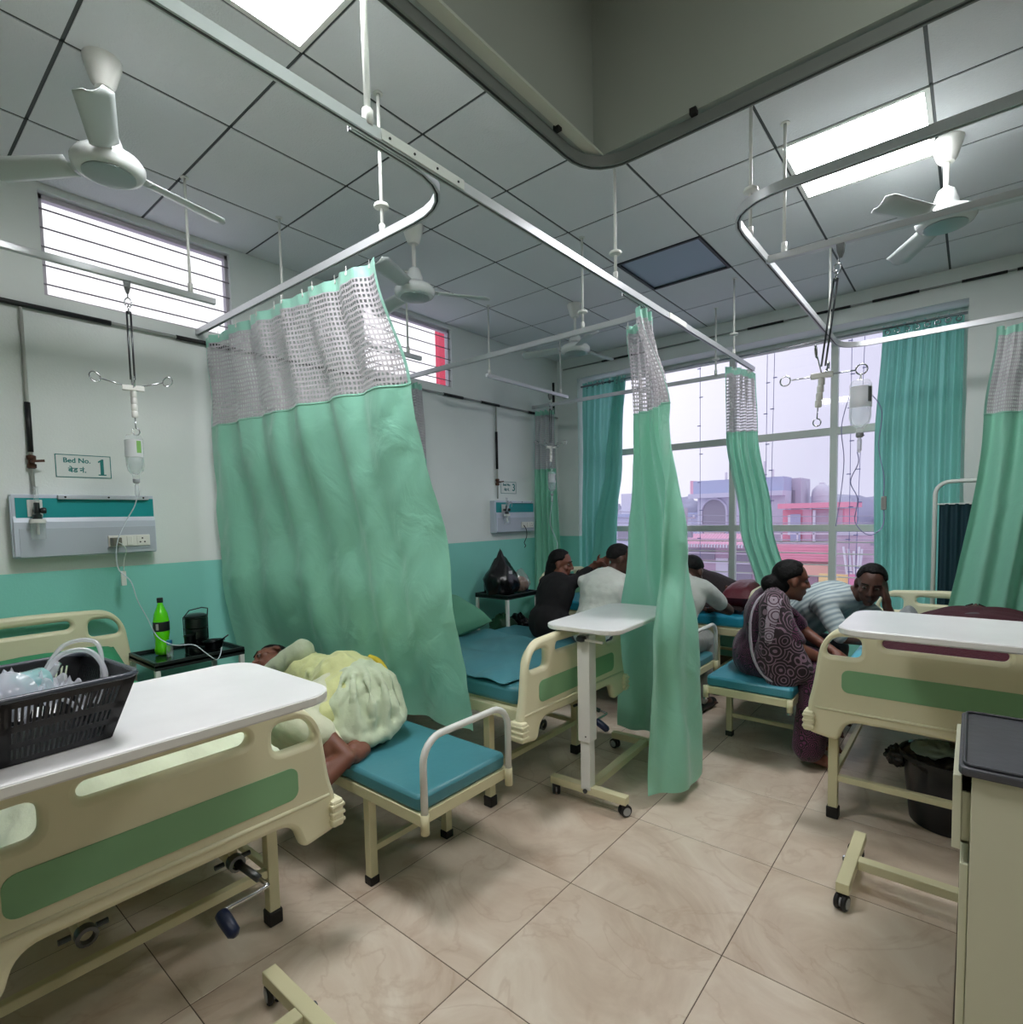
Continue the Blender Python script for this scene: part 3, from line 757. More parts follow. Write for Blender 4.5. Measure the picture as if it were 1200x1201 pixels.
def tubing(pts, lab, r=.0022, m_=None, parent=None):
    mb = MB().tube(smoothpath(pts, 7), r, 6)
    if parent is None: return tag(mb.build('drip_tube', m_ or tube_c, smooth=True), lab, 'tube')
    inv = (Matrix.Translation(parent.location) @ Matrix.Rotation(parent.rotation_euler.z, 4, 'Z')).inverted()
    mb.v = [tuple(inv @ V(v)) for v in mb.v]
    return mb.build('drip_tube', m_ or tube_c, parent, smooth=True)
# bed 1
drip_hanger(-3.12, .955, 2.63, math.radians(75), 'steel drip hanger with looped arms hanging over bed 1')
db1 = drip_bottle(-3.09, .935, 1.905, 'nearly empty drip bottle with a green marked label above bed 1', math.radians(-35), .28, .95, True)
tubing([(-3.09,.935,1.61), (-3.11,.925,1.56), (-3.14,.90,1.50), (-3.13,.86,1.42), (-3.15,.85,1.34), (-3.16,.86,1.26), (-3.14,.90,1.20), (-3.16,.93,1.10), (-3.2,.98,1.0), (-3.2,1.02,.90), (-3.16,1.08,.85), (-3.12,1.16,.84), (-3.10,1.21,.79), (-3.08,1.25,.75), (-3.1,1.28,.76), (-3.12,1.30,.80)], 'thin pale drip tube looping from the bed 1 bottle past the side table', .0026, None, db1)
# bed 3
drip_hanger(-3.12, 4.42, 2.63, math.radians(60), 'steel drip hanger in front of the far corner curtain')
db3 = drip_bottle(-3.10, 4.40, 1.90, 'milky drip bag hanging near the far corner curtain above bed 3', math.radians(-30), .7, .95)
tubing([(-3.10,4.40,1.6), (-3.12,4.39,1.4), (-3.06,4.42,1.2), (-3.1,4.4,1.0), (-3.05,4.45,.9)], 'drip tube running down to bed 3', .003, None, db3)
# bed 4
drip_hanger(-.475, 2.885, 2.63, math.radians(0), 'steel drip hanger over bed 4, leaning to the left in front of the window', (-.06, .0), .55, (0, 0, .45, .55))
db4 = drip_bottle(-.392, 2.885, 2.035, 'half full drip bottle with a grey label in front of the window', math.radians(-75), .5, 1.05)
tubing([(-.405,2.92,1.73), (-.40,2.92,1.68), (-.43,2.93,1.60), (-.40,2.92,1.52), (-.41,2.93,1.42), (-.36,2.95,1.36), (-.31,2.97,1.40), (-.31,2.97,1.50)], 'bluish drip tube looping below the bottle by the window', .0022, tube_b, db4)
tubing([(-.44,2.93,1.98), (-.47,2.94,1.85), (-.46,2.95,1.7), (-.47,2.95,1.55), (-.49,2.96,1.4)], 'bluish tube hanging on the left side of the window bottle', .002, tube_b, db4)
tubing([(-.36,2.93,1.98), (-.32,2.95,1.9), (-.33,2.96,1.75), (-.31,2.97,1.62), (-.31,2.97,1.52)], 'bluish tube hanging on the right side of the window bottle', .002, tube_b, db4)
mb = MB().box(-.318,-.298,2.963,2.977,1.47,1.53)
inv = (Matrix.Translation(db4.location) @ Matrix.Rotation(db4.rotation_euler.z, 4, 'Z')).inverted(); mb.v = [tuple(inv @ V(v)) for v in mb.v]
mb.build('roller_clamp', mat('clamp_grey', rgb(150,152,150), .5), db4, bevel=.002)

# ------------------------------------------------------------ hospital beds
def board_outline(dz):
    pts = [(-.5,.42),(-.5,.53),(-.478,.60),(-.452,.80),(-.38,.885),(0,.905),(.38,.885),(.452,.80),(.478,.60),(.5,.53),(.5,.42),(.37,.40),(.34,.50),(-.34,.50),(-.37,.40)]
    rad = [.03,.03,.1,.16,.12,.5,.12,.16,.1,.03,.03,.03,.10,.10,.03]
    out = []
    for x, y in pts: out.append((x, y+(dz if y > .55 else (dz*.5 if y > .515 else 0))))
    return roundpoly(out, rad, 6)
def bed(loc, rz, lab, L, mattress, dzh=.13, dzf=0, crank=True, head_leg=.22, foot_leg=.27, width=1.0):
    t = thing('hospital_bed', lab, 'bed', loc, rz, 'cream hospital beds')
    t.scale = (1, width, 1)
    for nm, x, dz, sgn in (('headboard', 0, dzh, -1), ('footboard', L, dzf, 1)):
        F = Matrix.Translation((x, 0, 0)) @ FX
        holes = [rrect(.42, .045, .022, 6, 0, .825+dz)]
        for s in (-1, 1):
            hp = [(s*.285,.745+dz),(s*.285,.84+dz),(s*.39,.835+dz),(s*.425,.79+dz),(s*.425,.745+dz)]
            holes.append(roundpoly(hp, [.035]*5, 5))
        b = plate_with_holes(nm, board_outline(dz), holes, .046, cream, t, F, .018)
        for s2 in (-1, 1):
            MB().prism(rrect(.72, .105, .03, 5, 0, .635+dz), .023, .0255, lambda u, v, h: (x+s2*h, u, v)).build('green_insert', green_ins, b)
        # raised lip along the lower edge
        MB().tube([(x+sgn*.020, -.47, .548), (x+sgn*.024, 0, .548), (x+sgn*.020, .47, .548)], .007, 8).build('lower_lip', cream, b, smooth=True)
        for s in (-1, 1):
            bm_ = MB()
            bm_.box(x-.04, x+.04, s*.492-.022, s*.492+.024, .43, .525)
            c_ = bm_.build('corner_bumper', cream, b, bevel=.010)
            r_ = MB()
            for k in range(3): r_.box(x-.043, x+.043, s*.492-.025, s*.492+.027, .445+.026*k, .459+.026*k)
            r_.build('bumper_rib', cream, b, bevel=.004)
    fr = MB()
    for s in (-1, 1): fr.box(.04, L-.04, s*.43-.02, s*.43+.02, .50, .555)
    for x in (.06, L*.33, L*.62, L-.06): fr.box(x-.02, x+.02, -.41, .41, .505, .55)
    fr.build('frame', creamp, t, bevel=.004)
    dk = MB()
    dk.box(.06, L-.06, -.41, .41, .551, .565)
    dk.build('mattress_deck', creamp, t)
    def mfn(u, v): return None
    mt = MB().prism(rrect(L-.1, .86, .06, 5, L/2, 0), .566, .655, lambda u, v, h: (u, v, h)).build('mattress', mattress, t, bevel=.022, smooth='auto')
    mt.modifiers['bevel'].segments = 4; mt.modifiers['bevel'].harden_normals = False
    for x, kk in ((head_leg, 0), (L-foot_leg, 1)):
        for s in (-1, 1):
            lg = MB().box(x-.02, x+.02, s*.40-.02, s*.40+.02, .045, .505).build('leg', creamp, t, bevel=.003)
            MB().box(x-.026, x+.026, s*.40-.026, s*.40+.026, 0, .055).build('foot_cap', black, lg, bevel=.006)
        MB().box(x-.015, x+.015, -.38, .38, .185, .215).build('stretcher', creamp, t, bevel=.003)
    for s in (-1, 1): MB().box(head_leg+.02, L-foot_leg-.02, s*.40-.012, s*.40+.012, .19, .215).build('side_stretcher', creamp, t, bevel=.003)
    if crank:
        for y, hd in ((.20, True), (-.19, False)):
            hs = MB(); hs.tube([(L-.75, y, .43), (L-.09, y, .40)], .022, 12); hs.box(L-.15, L-.10, y-.012, y+.012, .42, .51)
            h_ = hs.build('crank_housing', creamp, t, smooth='auto')
            so = MB().lathe([(.022,-.02),(.026,-.01),(.026,.015),(.017,.017),(.015,-.005)], (L-.09, y, .40), (1,0,-.05), 16); so.build('crank_socket', steel, h_, smooth='auto')
            for s in (-1, 1): MB().tube([(L-.11, y+s*.028, .40), (L-.11, y+s*.055, .40)], .008, 8).build('pin', steel, h_)
            if hd:
                c_ = MB().tube(smoothpath([(L-.09, y, .40), (L+.03, y+.03, .37), (L+.05, y+.02, .365), (L+.06, y-.10, .37), (L+.07, y-.115, .372)], 4), .0065, 8).build('crank_handle', chrome, t, smooth=True)
                MB().tube([(L-.085, y+.002, .40), (L+.01, y+.025, .375)], .012, 10).build('crank_sleeve', steel, c_, smooth=True)
                MB().lathe([(.010,0),(.018,.006),(.020,.03),(.018,.075),(.008,.085)], (L+.065, y-.115, .375), (.75, .10, -.45), 14).build('grip', mat('navy_grip', rgb(20, 34, 66), .35), c_, smooth=True)
    return t
bed1 = bed((-3.64, .545, 0), 0, 'hospital bed 1 in the left foreground with a bright green mattress', 1.96, green_matt, .13, 0)
bed2 = bed((-3.58, 2.465, 0), 0, 'empty hospital bed with a dull teal mattress behind the front curtain', 1.98, teal_matt, .13, 0)
bed3 = bed((-3.30, 4.885, 0), 0, 'hospital bed by the window with a turquoise mattress, far left', 2.0, blue_matt, .03, -.02, False, width=.96)
bed4 = bed((-.09, 2.94, 0), pi/2, 'hospital bed on the right with a light blue mattress, end board facing the camera', 1.94, lblue_matt, .055, .0, False, .055, .3)

# ------------------------------------------------------------ overbed tables
def caster(parent, x, y, ang):
    c = MB(); 
    c.box(-.006, .02, -.014, .014, .045, .06)
    c.lathe([(.008,0),(.008,.02)], (0,0,.055), n=8)
    k = c.build('caster', black, parent, loc=(x, y, 0)); k.rotation_euler = (0,0,ang)
    for s in (-1, 1):
        wv = MB().lathe([(.012,-.008),(.026,-.008),(.030,-.004),(.030,.004),(.026,.008),(.012,.008)], (.012, s*.012, .03), (0,1,0), 20).build('wheel', black, k, smooth='auto')
    MB().lathe([(.017,-.022),(.020,-.0222),(.020,.0222),(.017,.022)], (.012, 0, .03), (0,1,0), 20).build('wheel_ring', mat('hub_grey', rgb(165,168,170), .4), k, smooth='auto')
    return k
def overbed_table(loc, rz, lab, ztop, length=.83, width=.48, beam=.72, x0=-.08, yoff=0.0):
    t = thing('overbed_table', lab, 'table', loc, rz, 'wheeled overbed tables')
    MB().prism(rrect(length, width, .085, 6, x0+length/2, yoff), ztop-.026, ztop, lambda u, v, h: (u, v, h)).build('table_top', lam, t, bevel=.006)
    r = MB().prism(rrect(length+.004, width+.004, .087, 6, x0+length/2, yoff), ztop-.020, ztop-.004, lambda u, v, h: (u, v, h)).build('edge_band', white_pl, t)
    for x in (0, beam):
        MB().box(x-.022, x+.022, -.215, .215, .066, .106).build('cross_bar', creamp, t, bevel=.003)
    MB().box(.022, beam-.022, -.022, .022, .068, .104).build('long_bar', creamp, t, bevel=.003)
    for x in (0, beam):
        for s in (-1, 1): caster(t, x, s*.19, .6*s+x)
    MB().box(-.028, .028, -.026, .026, .09, .5).build('inner_post', white_paint, t, bevel=.003)
    MB().box(-.036, .036, -.034, .034, .34, ztop-.05).build('outer_post', white_paint, t, bevel=.004)
    MB().lathe([(.004,0),(.004,.003)], (-.036, -.01, .37), (-1,0,0), 8).build('screw', alu_dark, t)
    k = MB().box(-.02, .42, -.03, .03, ztop-.05, ztop-.027).build('support_arm', white_paint, t, bevel=.003)
    k2 = MB().lathe([(.02,0),(.026,-.008),(.026,-.022),(.012,-.028)], (-.05, 0, ztop-.05), (0,0,1), 14).build('height_knob', blackp, t, smooth='auto')
    MB().bar((-.05,0,ztop-.065), (-.05,-.12,ztop-.07), .02, .008).build('lever', white_pl, t)
    for x in (0, beam): MB().lathe([(.012,0),(.012,.006),(.006,.009)], (x-.03 if x == 0 else x+.024, .0, .086), (-1 if x == 0 else 1,0,0), 8).build('bolt', steel, t)
    return t
tb1 = overbed_table((-1.42, .03, 0), pi/2, 'overbed table over the bed 1 footboard carrying the black basket', 1.06, .84, .50, .74, -.10, .02)
tb2 = overbed_table((-1.475, 2.37, 0), pi/2+math.radians(3), 'overbed table with a white post in the middle of the ward', .93, .80, .41, .72, -.09, .0)
tb4 = overbed_table((.42, 2.50, 0), pi, 'overbed table standing across the end of the right-hand bed', 1.055, .84, .50, .76, -.05, .0)

# ------------------------------------------------------------ attendant benches
def bench(loc, rz, lab, m_, L=1.72, hoop=True):
    """hoop end at local x=0, bench runs to -x; y from 0 to .5"""
    t = thing('attendant_bench', lab, 'bench', loc, rz, 'low cushioned benches beside the beds')
    W = .49
    f = MB(); f.box(-L, 0, 0, .03, .37, .415); f.box(-L, 0, W-.03, W, .37, .415)
    for x in (-L, -L/2, -.03): f.box(x, x+.03, .03, W-.03, .37, .415)
    f.build('frame', creamp, t, bevel=.003)
    MB().prism(rrect(L-.01, W-.005, .03, 4, -L/2, W/2), .416, .478, lambda u, v, h: (u, v, h)).build('cushion', m_, t, bevel=.014, smooth='auto')
    for x in (-.35, -L+.3):
        for y in (.035, W-.035):
            lg = MB().box(x-.018, x+.018, y-.018, y+.018, .03, .37).build('leg', creamp, t, bevel=.002)
            MB().box(x-.022, x+.022, y-.022, y+.022, 0, .035).build('foot_cap', black, lg, bevel=.004)
        MB().box(x-.01, x+.01, .05, W-.05, .13, .155).build('stretcher', creamp, t)
    for y in (.01, W-.01):
        MB().tube([(.012, y, .345), (.012, y, .42)], .0165, 10).build('socket', creamp, t, smooth=True)
    if hoop:
        P = [V((.012,.01,.35)), V((.012,.01,.60))]+[V((.012, .01+.09*(1-math.cos(a)), .60+.09*math.sin(a))) for a in [pi/2*i/6 for i in range(1,7)]]
        P += [V((.012, W-.01-.09*(1-math.cos(a)), .60+.09*math.sin(a))) for a in [pi/2*i/6 for i in range(6,-1,-1)]]+[V((.012,W-.01,.35))]
        MB().tube(P, .0135, 10).build('end_hoop', white_paint, t, smooth=True)
    else:
        for y in (.01, W-.01): MB().tube([(.012, y, .35), (.012, y, .34)], .0185, 10).build('socket_cap', chrome, t)
    return t
bench((-1.495, 1.275, 0), 0, 'bench with a teal cushion and a tubular end hoop, left of centre', teal_matt)
bench((-1.405, 3.49, 0), 0, 'bench under the visitors beside bed 3, its white hoop right of the centre curtain', teal_matt, 1.85)
bench((-1.245, 3.36, 0), -pi/2, 'bench with a glossy blue-green cushion under the woman in maroon', mat('glossy_teal_rexine', rgb(64, 142, 160), .35, bump=.3, bscale=10), 1.55, False)
# ------------------------------------------------------------ curtains
def curtain(name, lab, cat, levels, pleats, width, net_z=None, seed=0, cm=None, hooks=12, header=.05, nu=170, nz=46, wr=.006, group='ward curtains', drift=0.6):
    """levels: (z, [xy control points], pleat amplitude), top first"""
    cm = cm or cur_m
    LV = []
    for z, pts, amp in levels:
        sp = smoothpath([(x, y, 0) for x, y in pts], 16)
        L = [0]
        for i in range(1, len(sp)): L.append(L[-1]+(sp[i]-sp[i-1]).length)
        LV.append((z, sp, L, amp))
    def on(level, s):
        z, sp, L, amp = level; d = s*L[-1]; i = 1
        lo, hi = 1, len(L)-1
        while lo < hi:
            m_ = (lo+hi)//2
            if L[m_] < d: lo = m_+1
            else: hi = m_
        i = lo; t = (d-L[i-1])/max(L[i]-L[i-1], 1e-6)
        p = sp[i-1].lerp(sp[i], t); tg = (sp[i]-sp[i-1]).normalized()
        return p, V((-tg.y, tg.x, 0)), amp
    ztop, zbot = levels[0][0], levels[-1][0]
    rnd = random.Random(seed); ph = [rnd.uniform(0, 6.28) for _ in range(6)]
    def P(s, z):
        k = 0
        while k < len(LV)-2 and z < LV[k+1][0]: k += 1
        a, b = LV[k], LV[k+1]; t = (a[0]-z)/(a[0]-b[0]); t = min(max(t, 0), 1); ts = t*t*(3-2*t) if len(LV) > 2 else t
        p0, n0, a0 = on(a, s); p1, n1, a1 = on(b, s)
        p = p0.lerp(p1, ts); n = (n0.lerp(n1, ts)).normalized(); amp = lerp(a0, a1, ts)
        dz = ztop-z
        sw = s+.010*drift*math.sin(3*s*6.28+ph[1]+dz*.9)*min(dz, 1.5)
        w1 = math.sin(2*pi*pleats*sw+ph[0]+.5*math.sin(4*sw+ph[2]))
        w2 = .45*math.sin(2*pi*pleats*2.3*sw+ph[3])*max(0, 1-dz*1.1)
        w3 = .5*math.sin(2*pi*pleats*.43*sw+ph[4]+dz*.5)*min(1, dz)
        q = p+n*amp*(w1+w2+w3)
        nn = noise.noise(V((s*width*3.5+seed*7, z*2.4, seed)))*wr*2.2+noise.noise(V((s*width*9+dz*6, z*8-s*10, seed+3)))*wr*.8
        q = q+n*nn*min(1, dz*2+.1)
        return V((q.x, q.y, z+.006*math.sin(2*pi*pleats*s+ph[5])*(1 if dz < .02 or z-zbot < .1 else 0)))
    def piece(nm, z1, z0, s0, s1, m_, parent, nuu, nzz, off=0):
        mb = MB().grid(nuu, nzz, lambda u, v: P(lerp(s0, s1, u), lerp(z1, z0, v)))
        o = mb.build(nm, m_, parent, smooth=True, recalc=False)
        uv = o.data.uv_layers.new(name='UVMap'); vv = []
        for j in range(nzz+1):
            for i in range(nuu+1): vv.append((lerp(s0, s1, i/nuu)*width, ztop-lerp(z1, z0, j/nzz)))
        idx = [0]*len(o.data.loops); o.data.loops.foreach_get('vertex_index', idx)
        fl_ = [c for i in idx for c in vv[i]]; uv.data.foreach_set('uv', fl_)
        return o
    t = thing(name, lab, cat, (0,0,0), 0, group)
    mid = P(.5, ztop); t.location = (mid.x, mid.y, zbot)
    inv = Matrix.Translation(-t.location)
    parts = []
    if net_z:
        parts.append(piece('header_tape', ztop, ztop-header, 0, 1, hem_m, t, nu, 3))
        parts.append(piece('net_panel', ztop-header, net_z, .012, .988, net_m, t, nu, 16))
        parts.append(piece('side_hem', ztop-header, net_z, 0, .012, hem_m, t, 2, 12))
        parts.append(piece('side_hem', ztop-header, net_z, .988, 1, hem_m, t, 2, 12))
        body = piece('cloth_panel', net_z, zbot, 0, 1, cm, t, nu, nz)
        sm = MB().tube([P(i/nu, net_z-.006)+V((0,0,0)) for i in range(nu+1)], .0035, 5).build('seam', hem_m, body, smooth=True)
        parts.append(body); 
    else:
        body = piece('cloth_panel', ztop, zbot, 0, 1, cm, t, nu, nz); parts.append(body)
    for o in parts: o.data.transform(inv)
    if net_z: sm.data.transform(inv)
    hk = None
    for i in range(hooks):
        s = (i+.5)/hooks; p = P(s, ztop-.015)-t.location
        if hk is None:
            mb = MB(); mb.tube([V((0,0,-.004)), V((0,0,.035))], .0022, 5); mb.tube([V((.008*math.cos(a), 0, .004+.008*math.sin(a))) for a in [2*pi*k/8 for k in range(8)]], .0018, 4, closed=True)
            hk = mb.build('hook', white_pl, t, loc=p)
        else: inst(hk, t, p)
    if not net_z:
        eo = None
        for i in range(hooks):
            s = (i+.5)/hooks; p = P(s, ztop-.045)-t.location; p.y -= .006
            if eo is None: eo = MB().tube([V((.017*math.cos(a), 0, .017*math.sin(a))) for a in [2*pi*k/12 for k in range(12)]], .005, 6, closed=True).build('eyelet', chrome, t, smooth=True, loc=p)
            else: inst(eo, t, p)
    return t
curtain('bay_curtain', 'large mint curtain with a grey net top spread beside bed 1, front of the photo', 'curtain',
        [(2.585, [(-3.62,1.5),(-3.2,1.5),(-2.6,1.515),(-2.2,1.53),(-1.985,1.535)], .016),
         (2.05, [(-3.6,1.5),(-3.2,1.52),(-2.6,1.54),(-2.15,1.575),(-1.865,1.60)], .018),
         (1.2, [(-3.6,1.52),(-3.2,1.62),(-2.6,1.72),(-2.15,1.72),(-1.80,1.745)], .018),
         (.46, [(-3.58,1.6),(-3.2,1.83),(-2.6,1.85),(-2.2,1.86),(-1.795,1.865)], .012)], 6.2, 2.3, 2.06, 3, hooks=13, nu=260, nz=60, wr=.010)
curtain('bay_curtain', 'mint curtain with a net top hanging round the middle overbed table, centre', 'curtain',
        [(2.60, [(-1.64,3.12),(-1.53,3.11),(-1.44,3.03),(-1.43,2.86)], .018),
         (2.05, [(-1.585,3.10),(-1.49,3.06),(-1.37,3.0),(-1.27,2.88)], .024),
         (1.25, [(-1.67,3.15),(-1.54,3.13),(-1.30,3.06),(-1.17,2.86),(-1.235,2.72)], .022),
         (.80, [(-1.74,3.19),(-1.56,3.20),(-1.24,3.12),(-1.12,2.86),(-1.215,2.55)], .016),
         (.06, [(-1.80,3.26),(-1.62,3.30),(-1.20,3.10),(-1.10,2.74),(-1.235,2.53)], .018)], 6, 1.6, 2.07, 8, hooks=7, nu=200, nz=60, wr=.009)
curtain('bay_curtain', 'narrow mint curtain with a net top slanting in front of the window, right of centre', 'curtain',
        [(2.60, [(-1.50,4.50),(-1.44,4.62),(-1.42,4.78),(-1.40,4.90)], .018),
         (2.10, [(-1.58,4.74),(-1.50,4.78),(-1.42,4.82),(-1.37,4.86)], .022),
         (1.40, [(-1.52,4.86),(-1.44,4.86),(-1.34,4.86),(-1.25,4.86)], .024),
         (.75, [(-1.38,4.90),(-1.30,4.90),(-1.20,4.88),(-1.10,4.86)], .022)], 4, 1.3, 2.13, 12, hooks=6, nu=120)
curtain('bay_curtain', 'mint curtain with a net top at the right edge in front of the folding screen', 'curtain',
        [(2.60, [(.08,4.76),(.30,4.77),(.6,4.76),(1.1,4.77)], .022),
         (2.05, [(.03,4.75),(.27,4.76),(.6,4.76),(1.15,4.77)], .032),
         (.20, [(-.17,4.66),(.15,4.74),(.6,4.75),(1.2,4.77)], .042)], 9, 2.4, 2.07, 15, hooks=12, nu=200)
curtain('bay_curtain', 'bunched curtain with a grey net top against the left wall behind the front curtain', 'curtain',
        [(2.60, [(-3.66,3.04),(-3.60,3.08),(-3.58,3.15),(-3.60,3.22)], .018),
         (1.96, [(-3.66,3.08),(-3.58,3.12),(-3.56,3.18),(-3.60,3.24)], .022),
         (.35, [(-3.66,3.08),(-3.58,3.12),(-3.55,3.19),(-3.60,3.26)], .024)], 4, 1.2, 1.98, 18, hooks=5, nu=90, nz=30)
curtain('bay_curtain', 'bunched curtain with a grey net top in the far left corner beside bed 3', 'curtain',
        [(2.60, [(-3.67,4.90),(-3.58,4.91),(-3.50,4.93),(-3.43,4.95)], .022),
         (2.05, [(-3.68,4.88),(-3.60,4.90),(-3.50,4.93),(-3.42,4.95)], .028),
         (.30, [(-3.68,4.85),(-3.58,4.90),(-3.45,4.95),(-3.36,4.97)], .030)], 4.5, 1.3, 1.98, 21, hooks=5, nu=110, nz=30)
curtain('window_curtain', 'mint window curtain gathered at the left side of the big window', 'curtain',
        [(2.96, [(-3.42,5.50),(-3.3,5.50),(-3.1,5.49),(-2.88,5.50)], .020),
         (2.3, [(-3.42,5.49),(-3.3,5.49),(-3.1,5.48),(-2.93,5.49)], .026),
         (1.15, [(-3.42,5.44),(-3.3,5.46),(-3.15,5.46),(-2.98,5.46)], .026),
         (.66, [(-3.42,5.44),(-3.3,5.45),(-3.1,5.46),(-2.90,5.45)], .026)], 6, 1.5, None, 24, cm=cur_w, hooks=7, nu=150, group='window curtains')
curtain('window_curtain', 'flap of mint window curtain pulled aside diagonally at the left of the window', 'curtain',
        [(2.94, [(-3.0,5.44),(-2.95,5.44),(-2.88,5.44)], .010),
         (2.0, [(-3.10,5.42),(-3.03,5.42),(-2.90,5.43)], .012),
         (1.3, [(-3.22,5.38),(-3.12,5.38),(-2.98,5.40)], .012),
         (.72, [(-3.30,5.36),(-3.15,5.36),(-3.0,5.38)], .012)], 2, .6, None, 27, cm=cur_w, hooks=2, nu=60, nz=30, group='window curtains')
curtain('window_curtain', 'mint window curtain gathered at the right side of the big window', 'curtain',
        [(2.93, [(-.60,5.50),(-.45,5.50),(-.25,5.50),(-.09,5.50)], .022),
         (2.0, [(-.64,5.47),(-.47,5.48),(-.26,5.48),(-.09,5.49)], .028),
         (.64, [(-.62,5.45),(-.45,5.46),(-.26,5.46),(-.09,5.46)], .028)], 7.5, 1.6, None, 30, cm=cur_w, hooks=8, nu=190, group='window curtains')
tag(MB().tube([(WX0+.005, 5.475, 2.915), (WX1-.005, 5.475, 2.915)], .011, 10).build('curtain_rod', chrome, smooth=True), 'steel curtain rod across the top of the big window recess', 'rod')
# folding screen
t = thing('folding_screen', 'folding ward screen with dark teal cloth and white tube frame, right', 'screen', (.12, 5.10, 0))
def hoopP(w_, h, r, x0=0):
    P = [V((x0,0,0))]+[V((x0+r*(1-math.cos(a)), 0, h-r+r*math.sin(a))) for a in [pi/2*i/6 for i in range(7)]]
    return P+[V((x0+w_-r*(1-math.cos(a)), 0, h-r+r*math.sin(a))) for a in [pi/2*i/6 for i in range(6,-1,-1)]]+[V((x0+w_,0,0))]
MB().tube(hoopP(.72, 1.66, .09, -.34), .0145, 10).build('frame', white_paint, t, smooth=True)
MB().tube([(-.34,0,.25), (.38,0,.25)], .010, 8).build('lower_rod', white_paint, t, smooth=True)
MB().grid(90, 12, lambda u, v: V((-.315+.67*u, .012*math.sin(u*75), lerp(1.50, .28, v)))).build('cloth_panel', darkcur, t, smooth=True, recalc=False)
MB().tube([(-.33,0,1.50), (.37,0,1.50)], .006, 8).build('upper_rod', white_paint, t, smooth=True)

# ------------------------------------------------------------ side tables and what stands on them
def side_table(loc, lab, shelf=True):
    t = thing('bedside_table', lab, 'table', loc, 0, 'dark topped bedside tables')
    X, Y_, H = .40, .46, .75
    top = mat('dark_granite_sheet', rgb(22, 34, 34), .18, spec=.7)
    MB().box(0, X, 0, Y_, H-.015, H-.003).build('top', top, t)
    f = MB()
    for q in ((0,X,0,.016),(0,X,Y_-.016,Y_),(0,.016,.016,Y_-.016),(X-.016,X,.016,Y_-.016)): f.box(*q, H-.03, H+.012)
    f.build('rim', mat('dark_rim', rgb(40, 48, 48), .3, metal=.3), t, bevel=.002)
    for x in (.014, X-.014):
        for y in (.014, Y_-.014):
            l = MB().box(x-.0125, x+.0125, y-.0125, y+.0125, .02, H-.03).build('leg', white_paint, t, bevel=.002)
            MB().box(x-.015, x+.015, y-.015, y+.015, 0, .022).build('foot_cap', black, l)
    MB().box(.02, X-.02, .02, Y_-.02, .30, .312).build('shelf', top, t)
    return t
side_table((-3.60, 1.00, 0), 'dark topped bedside table between bed 1 and the front curtain')
side_table((-3.62, 3.85, 0), 'dark topped bedside table with bags on it beside bed 3')
ZT = .748
# green soda bottle
t = thing('soda_bottle', 'lime green plastic soda bottle with a black cap on the side table', 'bottle', (-3.46, 1.125, ZT))
MB().lathe([(.020,0),(.036,.006),(.040,.03),(.036,.055),(.034,.09),(.040,.12),(.040,.19),(.034,.23),(.018,.27),(.013,.285),(.013,.30)], n=22).build('bottle', mat('lime_liquid', rgb(96, 226, 20), .12, spec=.7, coat=.5), t, smooth=True)
MB().lathe([(.0405,.135),(.0412,.137),(.0412,.185),(.0405,.187)], n=22).build('wrap_label', mat('label_black', rgb(24, 26, 28), .4), t, smooth='auto')
MB().grid(4, 2, lambda u, v: V((.0418*math.cos(-1.0+.35*u), .0418*math.sin(-1.0+.35*u), .178-.034*v))).build('label_mark', mat('label_mark', rgb(170, 176, 168), .5), t, smooth=True)
MB().lathe([(.015,.292),(.0155,.294),(.0155,.316),(.013,.319)], n=16).build('cap', blackp, t, smooth='auto')
t = thing('medicine_vial', 'small clear vial with a blue cap beside the green bottle', 'vial', (-3.37, 1.13, ZT))
MB().lathe([(.014,0),(.017,.003),(.017,.05),(.012,.062),(.011,.068)], n=14).build('vial', bottle_m, t, smooth='auto')
MB().lathe([(.0135,.066),(.014,.068),(.014,.09),(.012,.092)], n=14).build('cap', mat('blue_cap', rgb(40, 120, 160), .35), t, smooth='auto')
# stacked steel tiffin
dk = mat('tarnished_steel', rgb(62, 66, 68), .28, metal=1)
t = thing('tiffin_carrier', 'tall dark steel tiffin carrier with its wire handle folded up', 'tiffin', (-3.45, 1.30, ZT))
for k in range(3): MB().lathe([(.054,.0+.062*k),(.058,.004+.062*k),(.058,.054+.062*k),(.061,.056+.062*k),(.061,.060+.062*k)], n=26).build('tier', dk, t, smooth='auto')
MB().lathe([(.061,.186),(.060,.196),(.045,.204),(.01,.207)], n=26).build('lid', dk, t, smooth='auto')
MB().tube([(.0,-.064,.02), (.0,-.066,.19), (.05,-.05,.235), (.095,.0,.25), (.05,.05,.235), (0,.066,.19), (0,.064,.02)], .003, 6).build('wire_handle', dk, t, smooth=True)
t = thing('steel_tumbler', 'dark steel tumbler standing left of the tiffin carrier', 'tumbler', (-3.37, 1.235, ZT))
MB().lathe([(.026,0),(.030,.09),(.033,.10),(.031,.10),(.028,.088),(.024,.004)], n=22).build('cup', dk, t, smooth='auto')
t = thing('steel_bowl', 'small dark steel bowl with a spoon in front of the tiffin carrier', 'bowl', (-3.335, 1.345, ZT))
MB().lathe([(.03,0),(.045,.01),(.055,.05),(.062,.055),(.052,.05),(.042,.014),(.01,.006)], n=24).build('bowl', dk, t, smooth='auto')
MB().tube([(-.02,-.01,.03), (.03,.04,.06), (.05,.065,.082)], .004, 6).build('spoon', dk, t, smooth=True)
t = thing('steel_box', 'flat steel lunch box lying against the tumbler on the side table', 'box', (-3.30, 1.24, ZT))
